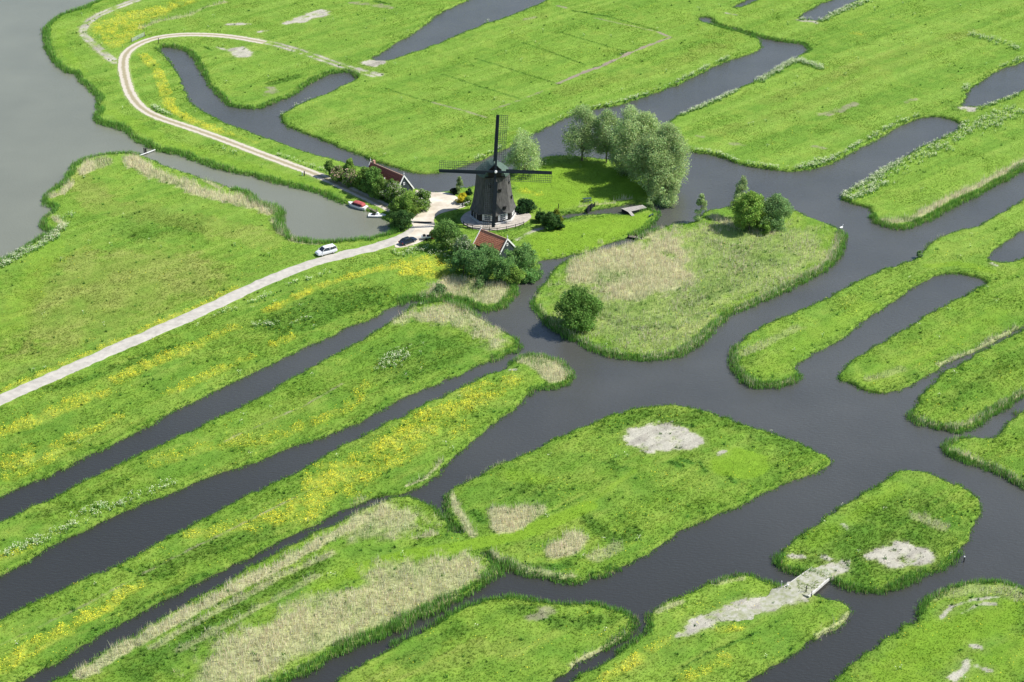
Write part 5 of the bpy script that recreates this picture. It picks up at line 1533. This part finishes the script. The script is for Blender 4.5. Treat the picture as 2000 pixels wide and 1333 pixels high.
def ramp_z(p, edge):
    dd_ = np.hypot(p[:, 0] - BC[0], p[:, 1] - BC[1]); t_ = np.clip((7.6 - dd_) / 4.0, 0, 1); t_ = t_ * t_ * (3 - 2 * t_)
    zz_ = GZ + .03 + (zb_ + .035 - GZ - .03) * t_ + (vnoise(p[:, 0], p[:, 1], .8, 15) - .5) * .05
    return (zz_ - (.42 * t_ + .10) * (dd_ > 3.6) * edge)[:, None]
gt = strip('gravel_track', "1656,1101 1640,1107 1612,1116 1590,1128 1570,1142 1548,1156 1530,1166 1505,1177 1475,1188 1440,1199 1405,1211", 4.0, 0, M_GRAVEL, 'trampled gravel track running over the farm bridge', .9, ramp_z)
for a_, c_ in ((0, 3), (1, 2)):
    u = Vector((*ql[a_], 0)); v = Vector((*ql[c_], 0))
    b = MB(); b.bar(u * .82 + Vector((0, 0, -.1)), v * .82 + Vector((0, 0, -.1)), .5, 1.45); b.build('abutment', M_CONC, T)
for sx in (-.25, .25):
    u = (Vector((*ql[0], 0)).lerp(Vector((*ql[1], 0)), .5 + sx)); v = (Vector((*ql[3], 0)).lerp(Vector((*ql[2], 0)), .5 + sx))
    for f in (.04, .5, .96):
        p_ = u.lerp(v, f); b = MB(); b.tube([(p_.x, p_.y, -1), (p_.x, p_.y, zb_ - .33)], [.14, .14], 7); b.build('pile', M_DARKWOOD, T)
# earth ramps up to the deck
GB = 'posts at the gravel bridge'
post('bridge_post', 'thin grey post standing apart at the left of the gravel bridge', 1526, 1149, 1.4, .055, M_STEEL, cap=M_WHITE, group=GB)
post('bridge_post', 'thick white-topped post at the left corner of the gravel bridge', 1538, 1149, 1.5, .12, M_WHITE, cap=M_WHITE, group=GB)
post('bridge_post', 'black post on the gravel deck throwing a long shadow', 1574, 1160, 1.5, .09, M_TAR, group=GB)
post('bridge_post', 'short dark post at the near right corner of the gravel bridge', 1585, 1165, 1.0, .07, M_TAR, group=GB)
post('mooring_post', 'lone white-topped pile in the water right of the round islet', 1882.5, 1098, 1.0, .10, M_TAR, z=0, cap=M_WHITE)

# swan by the reed island
M_FEATHER = mat('white_feathers', (.80, .80, .78), .8, .04, 5)
x_, y_ = P(1643, 446, 0)
T = MB(); T.loft([[(x, y * w_, z0 + zz * h_) for y, zz in ((-1, .4), (-.7, .0), (.7, .0), (1, .4), (.6, 1), (-.6, 1))] for x, w_, z0, h_ in ((-.55, .04, .25, .1), (-.3, .17, .02, .32), (.05, .21, 0, .36), (.35, .12, .03, .28), (.48, .05, .12, .12))])
T.tube([(.40, 0, .22), (.52, 0, .40), (.44, 0, .62), (.52, 0, .74), (.68, 0, .68)], [.07, .05, .045, .06, .03], 7)
o = T.build('swan', M_FEATHER); o.location = (x_, y_, -.01); o.rotation_euler = (0, 0, R(40)); tag(o, 'white swan swimming off the right tip of the reed island', 'swan')
